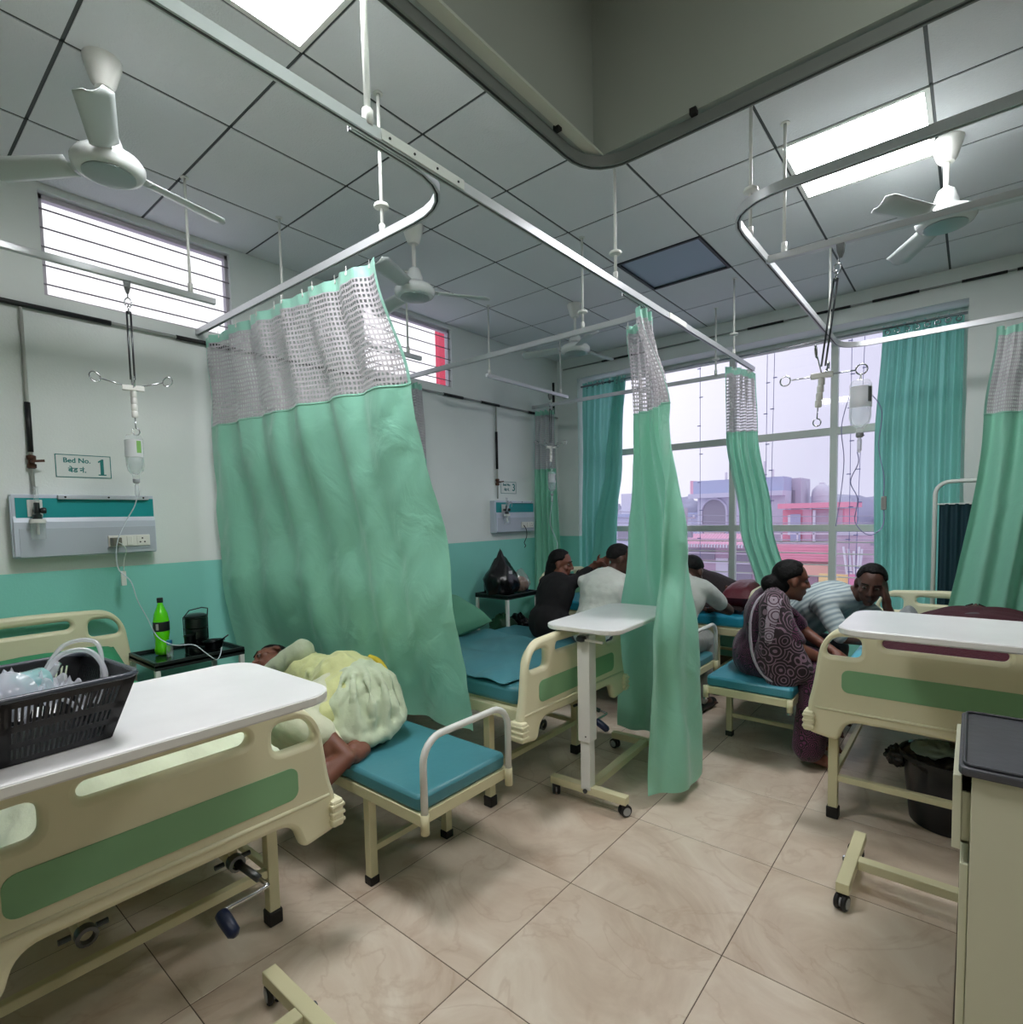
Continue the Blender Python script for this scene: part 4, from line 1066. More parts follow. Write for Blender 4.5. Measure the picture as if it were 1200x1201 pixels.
MB().lathe([(.036,0),(.040,.004),(.040,.034),(.042,.036),(.042,.042),(.03,.046)], n=22).build('box', dk, t, smooth='auto')

# bags beside bed 3
def lump(name, c, rx, ry, rz, m_, seed=0, amp=.12, fr=3.0, parent=None, n=36, squash=None, fine=.03):
    mb = MB().ell((0,0,0), rx, ry, rz, n, n//2)
    vs = []
    for v in mb.v:
        p = V(v); d = p.normalized(); k = 1+amp*noise.noise(d*fr+V((seed, seed*2, 0)))*2+fine*noise.noise(d*fr*4+V((seed,0,5)))*2
        p = p*k
        if squash: p = squash(p)
        vs.append(tuple(p+V(c)))
    mb.v = vs
    return mb.build(name, m_, parent, smooth=True)
bag_m = mat('black_polythene', rgb(12, 12, 14), .22, bump=.5, bscale=25)
t = thing('black_bag', 'big peaked black polythene bag standing on the bed 3 side table', 'bag', (-3.42, 4.00, ZT+.004))
def sq(p):
    z = max(p.z, -.145); k = 1-.75*max(0, z/.25); return V((p.x*k, p.y*k, z))
lump('bag', (0,0,.146), .15, .19, .27, bag_m, 2, .10, 2.2, t, squash=sq, fine=.05)
MB().box(.118, .121, -.03, .02, .16, .22).build('printed_patch', mat('bag_print', rgb(190, 192, 190), .5), t)
t = thing('clear_bag', 'see-through polythene bag of food packed against the black bag', 'bag', (-3.35, 4.20, ZT+.003))
lump('bag', (0,0,.10), .09, .095, .12, clear_mat('bag_film', (.62,.60,.58,1), .35, .2, .25), 5, .10, 2.5, t, squash=lambda p: V((p.x*(1-.4*max(0,p.z/.12)), p.y*(1-.4*max(0,p.z/.12)), max(p.z, -.098))))
lump('contents', (0,0,.075), .075, .08, .07, mat('bread_brown', rgb(150, 116, 92), .8, var=.35, vscale=22), 6, .12, 4, t)
t = thing('blue_bottle', 'small bottle with a blue cap at the far end of the bed 3 side table', 'bottle', (-3.33, 4.275, ZT))
MB().lathe([(.012,0),(.016,.004),(.016,.05),(.010,.06)], n=12).build('bottle', mat('dark_blue_plastic', rgb(24, 44, 84), .3), t, smooth='auto')
MB().lathe([(.011,.06),(.011,.075)], n=12).build('cap', MATS['blue_cap'], t, smooth='auto')
t = thing('green_bag', 'dark green bag lying on the lower shelf of the bed 3 side table', 'bag', (-3.38, 3.97, .313))
lump('bag', (0,0,.12), .14, .10, .125, mat('dark_green_bag', rgb(18, 62, 34), .5, var=.3, vscale=18, bump=.4), 9, .15, 3, t, squash=lambda p: V((p.x, p.y, max(p.z, -.118))))
t = thing('black_pouch', 'black pouch on the lower shelf beside the green bag', 'bag', (-3.36, 4.18, .313))
lump('bag', (0,0,.11), .12, .085, .12, bag_m, 11, .1, 3, t, squash=lambda p: V((p.x, p.y, max(p.z, -.108))))

# ------------------------------------------------------------ pillows, sheets, blankets
def pillow(name, lab, loc, sx, sy, sz, rot, m_, seed, grp='pillows'):
    def fn(u, v, s):
        a, b = (u-.5)*2, (v-.5)*2
        e = max(0, (1-abs(a)**3.2))**.5*max(0, (1-abs(b)**3.2))**.5
        n1 = noise.noise(V((u*4+seed, v*4, s)))*.12+noise.noise(V((u*12+seed, v*9, s)))*.05
        return V((a*sx/2, b*sy/2, s*sz/2*e*(1+n1)))
    mb = MB().grid(26, 20, lambda u, v: fn(u, v, 1)); mb.grid(26, 20, lambda u, v: fn(u, v, -1))
    o = mb.build(name, m_, smooth=True, recalc=True); o.location = loc; o.rotation_euler = rot
    return tag(o, lab, 'pillow', grp)
pillow('pillow', 'green pillow lying on the head half of the empty teal bed', (-2.80, 2.66, .785), .40, .60, .17, (.10, math.radians(24), .1), green_pil, 1)
pillow('pillow', 'small green pillow under the head of the patient on bed 1', (-3.40, .62, .755), .34, .60, .13, (0, math.radians(22), 0), mat('leaf_green_pillow', rgb(58, 150, 104), .65, bump=.4, bscale=10), 2)
def drape(name, lab, cat, x0, x1, y0, y1, hf, m_, nx=70, ny=50, thick=.006, rz=0, loc=(0,0,0), jag=.02, seed=0, group=None):
    """cloth lying over things: height field with ragged edge"""
    def fn(u, v):
        x = lerp(x0, x1, u); y = lerp(y0, y1, v)
        e = noise.noise(V((u*5+seed, v*5, seed)))*jag
        x += e*(1 if u < .08 or u > .92 else .3); y += e*(1 if v < .08 or v > .92 else .3)
        return V((x, y, hf(x, y, u, v)))
    o = MB().grid(nx, ny, fn).build(name, m_, smooth=True, recalc=False)
    s = o.modifiers.new('solid', 'SOLIDIFY'); s.thickness = thick; s.offset = 1
    o.location = loc; o.rotation_euler = (0,0,rz)
    return tag(o, lab, cat, group)
def nz_(x, y, s, f=6): return noise.noise(V((x*f, y*f, s)))
# teal sheet creases on bed 2 are in the rexine; a rumpled extra sheet lies near its head
drape('sheet', 'rumpled teal sheet on the head half of the empty bed', 'sheet', -3.30, -1.72, 2.03, 2.90,
      lambda x, y, u, v: .660+max(0, .05*(1-u)*(.4+nz_(x, y, 3, 5))+.022*abs(nz_(x+y*.7, y*.4, 8, 6))), teal_matt, 90, 60, .004, seed=4, jag=.012)
maroon_m = mat('maroon_blanket', rgb(66, 15, 30), .9, bump=.6, bscale=120, var=.15)
def hb4(x, y, u, v):
    a = (y-3.9)/.75; c = (x-.05)/.40
    h = .665+.215*math.exp(-(abs(c))**3.0*1.1)*math.exp(-abs(a)**6)+.012*nz_(x, y, 5, 8)
    return max(h, .664)
drape('blanket', 'maroon blanket drawn over the patient on the right-hand bed', 'blanket', -.36, .36, 3.10, 4.74, hb4, maroon_m, 60, 90, .010, seed=9)
drape('shawl', 'grey and white striped cloth bunched on the edge of the right-hand bed', 'cloth', -.44, -.20, 3.98, 4.55,
      lambda x, y, u, v: .668+max(0, .15*math.sin(pi*min(max(u,.0),1))*math.sin(pi*v)*(1+.6*nz_(x, y, 2, 9))), mat('striped_cloth', rgb(150, 156, 156), .8, var=.5, vscale=16), 40, 40, .006, seed=2)
darkblk = mat('dark_brown_blanket', rgb(34, 24, 24), .9, bump=.5, bscale=60, var=.5, vscale=6)
def hb3(x, y, u, v):
    c = (y-4.93)/.30; t_ = (x+2.9)/1.4
    prof = .40-.26*min(max((x+2.15)/.75, 0), 1)
    return max(.667, .667+prof*math.exp(-abs(c)**2.6)*(1+.10*nz_(x, y, 4, 5))*(1 if x < -1.42 else max(0, 1-(x+1.42)/.04)*1))
drape('blanket', 'very dark brown blanket heaped over the patient lying by the window', 'blanket', -2.45, -1.40, 4.55, 5.24, hb3, darkblk, 70, 50, .012, seed=6)
pillow('pillow', 'dark maroon cushion at the foot of the bed by the window', (-1.46, 4.86, .79), .26, .62, .22, (0,0,.1), mat('maroon_satin', rgb(92, 18, 34), .45, bump=.3), 5)

# ------------------------------------------------------------ basket of breathing masks on the front table
def basket(loc, rz):
    t = thing('plastic_basket', 'black slotted plastic basket full of masks and tubing', 'basket', loc, rz)
    A, B, H = .20, .145, .122   # half sizes at the rim (y long, x short)
    def wall(side, zlo, zhi, zz):
        pass
    def pt(sx, sy, z):   # corner-wise taper
        k = .80+.20*z/H
        return V((sx*B*k, sy*A*k, z))
    mb = MB()
    # floor
    mb.box(-B*.8, B*.8, -A*.8, A*.8, 0, .004)
    th = .003
    def face(p0, p1, n_slots, bands):
        """wall between corner functions p0(z), p1(z) made of bands and bars"""
        nrm = (p1(0)-p0(0)).cross(V((0,0,1))).normalized()*th
        def quad(s0, s1, z0, z1):
            a, b, c, d = p0(z0).lerp(p1(z0), s0), p0(z0).lerp(p1(z0), s1), p0(z1).lerp(p1(z1), s1), p0(z1).lerp(p1(z1), s0)
            vs = [a, b, c, d, a+nrm, b+nrm, c+nrm, d+nrm]
            mb.add(vs, [(0,1,2,3),(7,6,5,4),(0,4,5,1),(1,5,6,2),(2,6,7,3),(3,7,4,0)])
        for z0, z1 in ((0,.010), (.030,.040), (.060,.072), (.104, H)): quad(0, 1, z0, z1)
        for s0, s1 in ((0,.05), (.95,1), (.47,.53)): quad(s0, s1, .0, H)
        for z0, z1 in ((.010,.030), (.040,.060), (.072,.104)):
            for k in range(n_slots+1):
                c = .05+.9*k/n_slots; quad(max(0, c-.40/n_slots*.55), min(1, c+.40/n_slots*.55), z0, z1)
    cs = [(1,-1),(1,1),(-1,1),(-1,-1)]
    for i in range(4):
        a, b = cs[i], cs[(i+1) % 4]
        face(lambda z, a=a: pt(*a, z), lambda z, b=b: pt(*b, z), 40 if i % 2 == 0 else 26, None)
    mb.build('basket_body', blackp, t)
    rim = [V((x, y, H)) for x, y in rrect(2*B+.012, 2*A+.012, .03, 4)]
    MB().tube(rim, .006, 8, closed=True).build('rolled_rim', mat('basket_rim', rgb(66, 72, 82), .25), t, smooth=True)
    r2 = [V((x, y, H*.72)) for x, y in rrect(2*B*.95, 2*A*.95, .03, 4)]
    return t
bk = basket((-1.39, .150, 1.0615), math.radians(4))
# contents: crumpled film sheets, masks, tubes
def crumple(name, lab, c, sx, sy, seed, m_, rot=(0,0,0), amp=.03, cat='wrapper', grp='clear plastic wrappers in the basket'):
    o = MB().grid(22, 18, lambda u, v: V(((u-.5)*sx, (v-.5)*sy, amp*noise.noise(V((u*5+seed, v*5, seed)))+amp*.6*noise.noise(V((u*13, v*13+seed, 2)))))).build(name, m_, smooth=False, recalc=False)
    o.location = c; o.rotation_euler = rot; return tag(o, lab, cat, grp)
WN = ['crumpled clear wrapper at the near left of the basket', 'crumpled clear wrapper in the middle of the basket', 'crumpled clear wrapper at the back of the basket', 'crumpled clear wrapper toward the right end of the basket', 'crumpled clear wrapper lying on top of the others', 'small crumpled clear wrapper at the left edge, high in the basket', 'folded clear wrapper under the mask in the basket', 'stiff white wrapper standing up in the left of the basket', 'white paper-backed wrapper in front of the mask']
for i, (x, y, z, sx, sy, r) in enumerate(((-1.40,.03,1.145,.14,.12,(.1,.1,.3)), (-1.38,.13,1.145,.15,.13,(-.1,.1,1.0)), (-1.44,.14,1.14,.13,.12,(.1,-.1,.5)), (-1.39,.23,1.13,.14,.12,(-.1,.1,.2)), (-1.41,.09,1.165,.14,.11,(.2,-.1,.9)), (-1.36,.01,1.16,.10,.09,(.2,.2,.1)), (-1.36,.19,1.145,.12,.10,(0,.2,.6)), (-1.42,.05,1.175,.13,.09,(.5,.1,.4)), (-1.335,.11,1.165,.15,.06,(.1,.5,1.5)))):
    crumple('plastic_wrapper', WN[i], (x, y, z+.028), sx, sy, i*3+1, film_m if i < 7 else mat('white_wrapper', rgb(226, 226, 236), .4), r, .04)
t = thing('oxygen_mask', 'clear and aqua oxygen mask with its chamber lying on top in the basket', 'mask', (-1.36, .20, 1.165), .6)
MB().lathe([(.012,0),(.018,.01),(.030,.03),(.040,.055),(.044,.07)], (0,0,0), (.5,-.75,.15), 18).build('mask_cup', clear_mat('mask_film', (.85,.9,.95,1), .30, .12, .12), t, smooth=True)
MB().lathe([(.022,0),(.025,.005),(.027,.05),(.020,.056),(.012,.06)], (.0,.055,.012), (-.3,-1,-.1), 16).build('nebuliser_cup', aqua_m, t, smooth='auto')
MB().tube([(0,.05,.01), (-.01,.09,.03)], .010, 10).build('elbow', tube_m, t, smooth=True)
def loose_tube(lab, pts, r=.0052):
    o = MB().tube(smoothpath(pts, 8), r, 10).build('breathing_tube', tube_m, smooth=True); return tag(o, lab, 'tube', 'loose breathing tubes in the basket')
loose_tube('thick clear tube arching over the right end of the basket', [(-1.36,.22,1.165), (-1.40,.27,1.215), (-1.40,.32,1.215), (-1.36,.335,1.17), (-1.34,.31,1.12)])
loose_tube('clear tube looping low beside the mask in the basket', [(-1.33,.17,1.15), (-1.31,.22,1.165), (-1.30,.26,1.145), (-1.32,.28,1.11)], .0045)
loose_tube('clear tube lying across the near left of the basket', [(-1.33,.20,1.15), (-1.34,.12,1.16), (-1.36,.05,1.14), (-1.34,0,1.13), (-1.30,.04,1.12)], .0045)
loose_tube('wide clear tube rising above the far right corner of the basket', [(-1.42,.24,1.17), (-1.46,.29,1.225), (-1.43,.34,1.225), (-1.38,.335,1.16)], .0045)
t = tag(MB().tube(smoothpath([(-1.37,-.02,1.185), (-1.33,.02,1.19), (-1.315,.055,1.185), (-1.315,.06,1.165)], 5), .004, 6).build('black_strap', black, smooth=True), 'short black strap lying over the wrappers at the left edge', 'strap')

# ------------------------------------------------------------ cabinet, bin
t = thing('bedside_cabinet', 'cream bedside cabinet with a dark worn top in the bottom right corner', 'cabinet', (.01, 1.70, 0))
cab = MB(); cab.box(0, .46, 0, .016, .04, .835); cab.box(0, .46, .424, .44, .04, .835); cab.box(.444, .46, .016, .424, .04, .835); cab.box(0, .46, .016, .424, .04, .056); cab.box(0, .444, .016, .424, .61, .622); cab.box(0,.02,.016,.03,.04,.835); cab.box(0,.02,.41,.424,.04,.835)
cab.build('body', mat('cabinet_cream', rgb(205, 206, 180), .45, bump=.04, bscale=250), t, bevel=.002)
MB().prism(rrect(.50, .475, .02, 4, .225, .22), .836, .858, lambda u, v, h: (u, v, h)).build('worktop', mat('worn_dark_laminate', rgb(70, 72, 78), .42, var=.25, vscale=14, bump=.1, bscale=40), t, bevel=.005)
MB().tube([(x, y, .862) for x, y in rrect(.478, .452, .02, 4, .225, .22)], .004, 6, closed=True).build('raised_edge', mat('dark_edge', rgb(58, 60, 66), .35), t, smooth=True)
d = MB(); d.box(-.035, -.018, .012, .43, .64, .825); d.box(-.018, .36, .03, .42, .65, .66); d.box(-.018,.36,.03,.04,.65,.78); d.box(-.018,.36,.41,.42,.65,.78)
dr = d.build('drawer', MATS['cabinet_cream'], t, bevel=.002)
dd = MB().box(-.018, -.001, .014, .428, .06, .605).build('door', MATS['cabinet_cream'], t, bevel=.002)
for x in (.03, .43):
    for y in (.03, .41): MB().box(x-.018, x+.018, y-.018, y+.018, 0, .041).build('foot', black, t)
t = thing('waste_bin', 'black waste bin with a pale liner under the right-hand bed', 'bin', (-.06, 3.25, 0))
MB().lathe([(.145,0),(.15,.005),(.18,.30),(.195,.305),(.195,.325),(.183,.325),(.175,.30),(.146,.012),(.02,.01)], n=30).build('bin_body', blackp, t, smooth='auto')
lump('bin_bag', (-.02,0,.295), .172, .168, .070, bag_m, 14, .12, 3, t)
lump('liner', (-.05,-.07,.365), .085, .07, .035, mat('pale_liner', rgb(120, 140, 132), .5), 15, .22, 3, t)
lump('side_flap', (-.20,-.02,.28), .05, .05, .05, bag_m, 17, .15, 3, t)
# ------------------------------------------------------------ people
def remesh(o, vox, smooth_it=6, wr=0, fr=9, seed=0):
    m = o.modifiers.new('r', 'REMESH'); m.mode = 'VOXEL'; m.voxel_size = vox; m.use_smooth_shade = True
    s = o.modifiers.new('s', 'SMOOTH'); s.iterations = smooth_it; s.factor = .5
    me = eval_mesh(o, True)
    mats = list(o.data.materials); o.modifiers.clear(); o.data = me
    me.materials.clear()
    for k in mats: me.materials.append(k)
    if wr:
        nn = [v.normal.copy() for v in me.vertices]
        for v, n in zip(me.vertices, nn):
            p = v.co
            a = noise.noise(V((p.x*fr+seed, p.y*fr, p.z*fr*.55)))+.5*noise.noise(V((p.x*fr*2.6, p.y*fr*2.6+seed, p.z*fr*1.6)))
            v.co = p+n*wr*(1-abs(a)*2.2)
    me.polygons.foreach_set('use_smooth', [True]*len(me.polygons)); me.update()
    return o
def axes(J):
    upv = (V(J['neck'])-V(J['pelvis'])).normalized(); side = (V(J['sR'])-V(J['sL'])); side = (side-upv*side.dot(upv)).normalized()
    fr = upv.cross(side).normalized()   # +/- front, only used for flattening
    return side, fr, upv
def colM(a, b, c): return Matrix((a, b, c)).transposed()
def torso(mb, J, s=1.0, low=1.0):
    side, fr, upv = axes(J); P, N = V(J['pelvis']), V(J['neck'])
    ch = P.lerp(N, .68); wa = P.lerp(N, .32); M = colM(side, fr, upv); L = (N-P).length
    if 'chest' in J: ch = V(J['chest'])
    if 'waist' in J: wa = V(J['waist'])
    b = J.get('build', 1)
    mb.ell(ch, .170*s*b, .112*s*b, .165*s, M=M); mb.ell(wa, .145*s*b, .112*s*b, .17*s, M=M); mb.ell(P, .168*s*b*low, .125*s*b*low, .14*s*low, M=M)
    mb.ell(P.lerp(wa, .5), .15*s*b, .115*s*b, .14*s, M=M); mb.ell(wa.lerp(ch, .5), .155*s*b, .11*s*b, .15*s, M=M)
    for k in ('sL', 'sR'): mb.cap(N-upv*.03, .062*s*b, V(J[k]), .058*s*b)
def hand(mb, wrist, d, pn, curl=.6, s=1.0):
    """palm with four separate fingers and a thumb; d: direction of the hand, pn: palm normal"""
    w_ = V(wrist); d = V(d).normalized(); pn = V(pn); pn = (pn-d*pn.dot(d)).normalized(); q = d.cross(pn)
    pc = w_+d*.048*s
    mb.ell(pc, .042*s, .040*s, .016*s, 12, 8, M=colM(q, d, pn)); mb.cap(w_, .024*s, w_+d*.03*s, .026*s)
    for k, (off, ln) in enumerate(((-.030,.066),(-.010,.078),(.010,.073),(.030,.058))):
        a = w_+d*.082*s+q*off*s; di = (d+q*off*2.5).normalized(); ang = 0; r = .0085*s
        for seg in range(3):
            ang += curl*(.45+.25*seg+.06*k); dd = di*math.cos(ang)+pn*math.sin(ang)
            b = a+dd*ln*s*(.45, .32, .23)[seg]; mb.cap(a, r, b, r*.92, 8); a = b; r *= .92
    a = w_+d*.022*s-q*.030*s; b = a+(d*.6-q*.75+pn*.3).normalized()*.036*s; c = b+(d*.9-q*.2+pn*.4).normalized()*.030*s
    mb.cap(a, .012*s, b, .010*s, 8); mb.cap(b, .010*s, c, .0085*s, 8)
def foot(mb, ankle, toe, s=1.0, heel=None):
    a, t = V(ankle), V(toe); d = (t-a).normalized()
    mb.cap(a, .036*s, a+d*.03*s+V((0,0,-.02)), .036*s)
    hl = V(heel) if heel else a-d*.035*s+V((0,0,-.035*s))
    mb.cap(a, .034*s, hl, .030*s)
    mb.cap(hl, .030*s, t, .030*s)
    mb.cap(hl, .030*s, a.lerp(t, .6)+V((0,0,-.01)), .033*s); mb.cap(a.lerp(t, .6), .036*s, t, .022*s)
    up_ = (a-hl); n_ = d.cross(up_).normalized() if up_.length > 1e-4 else d.orthogonal().normalized(); dn = (t-hl).normalized()
    for k in range(5):
        o_ = n_*(.030-.015*k)*s; L_ = (.030, .028, .024, .020, .016)[k]*s; r_ = (.0125, .0095, .009, .0085, .008)[k]*s
        mb.cap(t+o_*.9-dn*.012, r_*1.1, t+o_+dn*L_, r_, 8)
    return hl
def human(lab, J, skin, clothes, hair=None, pose='', s=1.0, hands=('L','R'), curl=(.6,.6), feet=True, hair_m_=None, vox=.0085):
    c = V(J['head']); f = V(J['fwd']).normalized(); u = V(J.get('hup', (0,0,1))); u = (u-f*u.dot(f)).normalized(); r = f.cross(u).normalized(); M = colM(r, f, u)
    org = V(J.get('origin', J['pelvis'])); 
    mb = MB()
    H = lambda a, b, d: c+r*a*s+f*b*s+u*d*s
    mb.ell(H(0,-.008,.035), .074*s, .094*s, .082*s, 22, 16, M); mb.ell(H(0,.022,-.045), .056*s, .066*s, .068*s, 18, 12, M)
    mb.ell(H(0,.060,-.098), .026*s, .022*s, .020*s, 10, 8, M)                       # chin
    mb.cap(H(0,.088,.022), .009*s, H(0,.108,-.022), .0135*s, 10)                     # nose
    for k in (-1, 1):
        mb.cap(H(k*.012,.098,-.028), .008*s, H(k*.014,.094,-.028), .008*s, 8)        # nostrils
        mb.cap(H(k*.014,.082,.034), .011*s, H(k*.048,.068,.034), .009*s, 8)          # brow
        mb.ell(H(k*.042,.055,-.022), .024*s, .026*s, .022*s, 10, 8, M)               # cheek
        mb.ell(H(k*.078,-.008,-.004), .010*s, .022*s, .034*s, 10, 8, M)              # ear
    mb.cap(H(-.018,.086,-.056), .0075*s, H(.018,.086,-.056), .0075*s, 8); mb.cap(H(-.015,.083,-.068), .008*s, H(.015,.083,-.068), .008*s, 8)
    N = V(J['neck']); mb.cap(H(0,-.02,-.05), .050*s, N, .056*s); mb.cap(N, .058*s, N.lerp(V(J['pelvis']), .15), .07*s)
    torso(mb, J, .90)
    for k in ('L', 'R'):
        mb.cap(J['s'+k], .046*s, J['e'+k], .037*s); mb.cap(J['e'+k], .038*s, J['w'+k], .025*s)
        if k in hands:
            d = J.get('hd'+k) or (V(J['w'+k])-V(J['e'+k])); hand(mb, J['w'+k], d, J.get('pn'+k, (0,0,-1)), curl[0 if k == 'L' else 1], s)
        mb.cap(J['h'+k], .082*s, J['k'+k], .056*s); mb.cap(J['k'+k], .055*s, V(J['k'+k]).lerp(V(J['a'+k]), .35), .052*s); mb.cap(V(J['k'+k]).lerp(V(J['a'+k]), .35), .052*s, J['a'+k], .034*s)
        if feet: foot(mb, J['a'+k], J['t'+k], s, J.get('l'+k))
    mb.v = [tuple(V(v)-org) for v in mb.v]
    o = mb.build('person', skin, loc=org); remesh(o, vox, 4); tag(o, lab, 'person')
    def child(nm, b, m_, vx=None, wr=0, sm=6, fr=9, seed=1):
        b.v = [tuple(V(v)-org) for v in b.v]; x = b.build(nm, m_, o, smooth=True)
        if vx: remesh(x, vx, sm, wr, fr, seed)
        return x
    for k in (-1, 1):
        e = MB().ell(H(k*.031,.074,.010),   .0125*s, .0115*s, .0062*s, 12, 8, M); e = child('eye', e, eye_m)
        child('iris', MB().ell(H(k*.031,.0835,.010), .0055*s, .0035*s, .0052*s, 8, 6, M), iris_m)
    if hair:
        hm = hair_m_ or hair_m
        b = MB(); cut = {'short': (.050, -.035), 'long': (.050, -.11), 'bun': (.048, -.07)}[hair]
        b.ell((0,0,0), .083*s, .103*s, .094*s, 34, 26)
        vs = []
        for v in b.v:
            p = V(v); lim = (.052 if p.z > .02 else .052-(.02-p.z)*1.7)*s
            if p.y > lim and p.z < .066*s: p *= .80
            if p.z < cut[1]*s and hair == 'short': p *= .8
            if p.length > .075*s: p *= 1+.035*noise.noise(p*60)+.02*noise.noise(p*140)
            vs.append(tuple(H(0,-.012,.036)+M @ p))
        b.v = vs; hs = b
        if hair == 'bun': hs.ell(H(0,-.120,-.030), .058*s, .050*s, .055*s, 18, 12, M); hs.cap(H(0,-.06,-.03), .062*s, H(0,-.10,-.03), .045*s)
        if hair == 'long': hs.cap(H(0,-.055,-.01), .070*s, H(0,-.075,-.13), .055*s); hs.cap(H(0,-.075,-.13), .055*s, H(0,-.07,-.20), .045*s)
        child('hair', hs, hm, .0075, .0012, 2, 60)
        for k in (-1, 1):
            child('eyebrow', MB().cap(H(k*.016,.092,.036), .0042*s, H(k*.048,.078,.036), .0032*s, 8), hm)
    for nm, m_, fn, vx, wr in clothes:
        b = MB(); fn(b); child(nm, b, m_, vx, wr, 5, 9, len(nm))
    return o
def sleeves(b, J, t_=1.0, r0=.066, r1=.056, el=.05):
    for k in ('L', 'R'):
        if t_ <= 1: b.cap(J['s'+k], r0, V(J['s'+k]).lerp(V(J['e'+k]), t_), r1)
        else: b.cap(J['s'+k], r0, J['e'+k], el+.006); b.cap(J['e'+k], el+.006, V(J['e'+k]).lerp(V(J['w'+k]), t_-1), el-.008)
def shirt(J, t_=.6, s=1.12, low=1.0):
    def fn(b):
        torso(b, J, s, low); sleeves(b, J, t_); N = V(J['neck']); b.cap(N.lerp(V(J['pelvis']), .02), .068, N.lerp(V(J['pelvis']), .12), .09)
    return fn
def trousers(J, s=1.12, end=.97):
    def fn(b):
        side, fr, upv = axes(J); M = colM(side, fr, upv); b.ell(J['pelvis'], .170*s, .13*s, .13*s, M=M)
        for k in ('L', 'R'):
            b.cap(J['h'+k], .092*s, J['k'+k], .070*s); b.cap(J['k'+k], .070*s, V(J['k'+k]).lerp(V(J['a'+k]), end), .052*s)
    return fn
def fabric(name, col, **k): return mat(name, col, .85, bump=.35, bscale=30, var=.06, vscale=10, sheen=.25, **k)

# man in the white shirt, seated on the bench with his back to us, bent over bed 3
J = dict(pelvis=(-2.255,3.72,.60), neck=(-2.225,3.95,1.005), chest=(-2.235,3.84,.88), head=(-2.170,4.005,1.115), fwd=(.75,.62,-.12), sL=(-2.435,3.91,.925), sR=(-2.035,3.91,.925),
         eL=(-2.485,4.15,.76), eR=(-1.985,4.15,.77), wL=(-2.325,4.38,.72), wR=(-2.105,4.40,.72), hL=(-2.345,3.72,.56), hR=(-2.165,3.72,.56), kL=(-2.375,4.10,.52), kR=(-2.125,4.10,.52),
         aL=(-2.375,4.06,.10), aR=(-2.125,4.06,.10), tL=(-2.385,4.21,.04), tR=(-2.115,4.21,.04), build=1.0)
human('man in a loose white shirt seated with his back to the camera, head turned right', J, skin_d, [('shirt', fabric('white_cotton', rgb(206, 210, 202)), shirt(J, 1.6, 1.14), .012, .006), ('trousers', fabric('dark_trousers', rgb(40, 42, 48)), trousers(J), .014, .004)], 'short', hair_m_=hair_g)
# woman in black reaching over the bed
J = dict(pelvis=(-2.690,3.74,.60), neck=(-2.690,3.92,.965), chest=(-2.690,3.84,.83), head=(-2.715,3.965,1.06), fwd=(.86,.38,-.14), sL=(-2.830,3.92,.90), sR=(-2.570,3.86,.90),
         eL=(-2.56,4.06,.93), eR=(-2.56,3.98,.93), wL=(-2.46,4.14,1.05), wR=(-2.46,4.08,1.05), hdL=(.6,.1,.3), hdR=(.8,.0,.15), pnL=(.2,-1,0), pnR=(0,-.6,-.6),
         hL=(-2.770,3.74,.56), hR=(-2.600,3.74,.56), kL=(-2.790,4.10,.52), kR=(-2.590,4.10,.52), aL=(-2.790,4.06,.1), aR=(-2.590,4.06,.1), tL=(-2.790,4.2,.04), tR=(-2.590,4.2,.04), build=1.02)
blk = mat('black_cotton', rgb(13, 12, 15), .9, bump=.35, bscale=30)
def kurta(J, t_=1.7, s=1.12, hem=.35):
    def fn(b):
        torso(b, J, s, 1.06); sleeves(b, J, t_, .062, .056, .046)
        for k in ('L', 'R'): b.cap(J['h'+k], .105, V(J['h'+k]).lerp(V(J['k'+k]), .75), .092)
        b.cap(V(J['hL']).lerp(V(J['kL']), .7), .085, V(J['hR']).lerp(V(J['kR']), .7), .085)
    return fn
human('woman in black with loose dark hair, seated by bed 3 and reaching out her arm', J, skin_m, [('kurta', blk, kurta(J), .012, .005), ('trousers', blk, trousers(J, 1.05), .014, .004)], 'long')
# man in the grey T-shirt, half behind the centre curtain
J = dict(pelvis=(-1.66,3.74,.60), neck=(-1.64,4.00,.985), chest=(-1.63,3.90,.86), head=(-1.62,4.10,1.03), fwd=(.1,.9,-.45), sL=(-1.82,3.97,.93), sR=(-1.46,3.93,.93),
         eL=(-1.92,4.22,.74), eR=(-1.40,4.27,.735), wL=(-1.75,4.46,.71), wR=(-1.56,4.44,.71), hL=(-1.74,3.74,.56), hR=(-1.56,3.74,.56), kL=(-1.78,4.10,.53), kR=(-1.52,4.10,.53),
         aL=(-1.76,4.02,.10), aR=(-1.52,4.02,.10), tL=(-1.77,4.18,.04), tR=(-1.50,4.18,.04), build=1.02)
human('man in a pale grey T-shirt leaning on a bed, half behind the centre curtain', J, skin_d, [('t_shirt', fabric('pale_grey_cotton', rgb(186, 190, 184)), shirt(J, .62, 1.10), .012, .005), ('trousers', fabric('grey_trousers', rgb(150, 152, 146)), trousers(J), .014, .005), ('shoe', black, lambda b: [b.cap(V(J['a'+k])+V((0,-.04,-.05)), .040, V(J['t'+k])+V((0,.02,0)), .036) for k in 'LR'], .01, 0)], 'short')

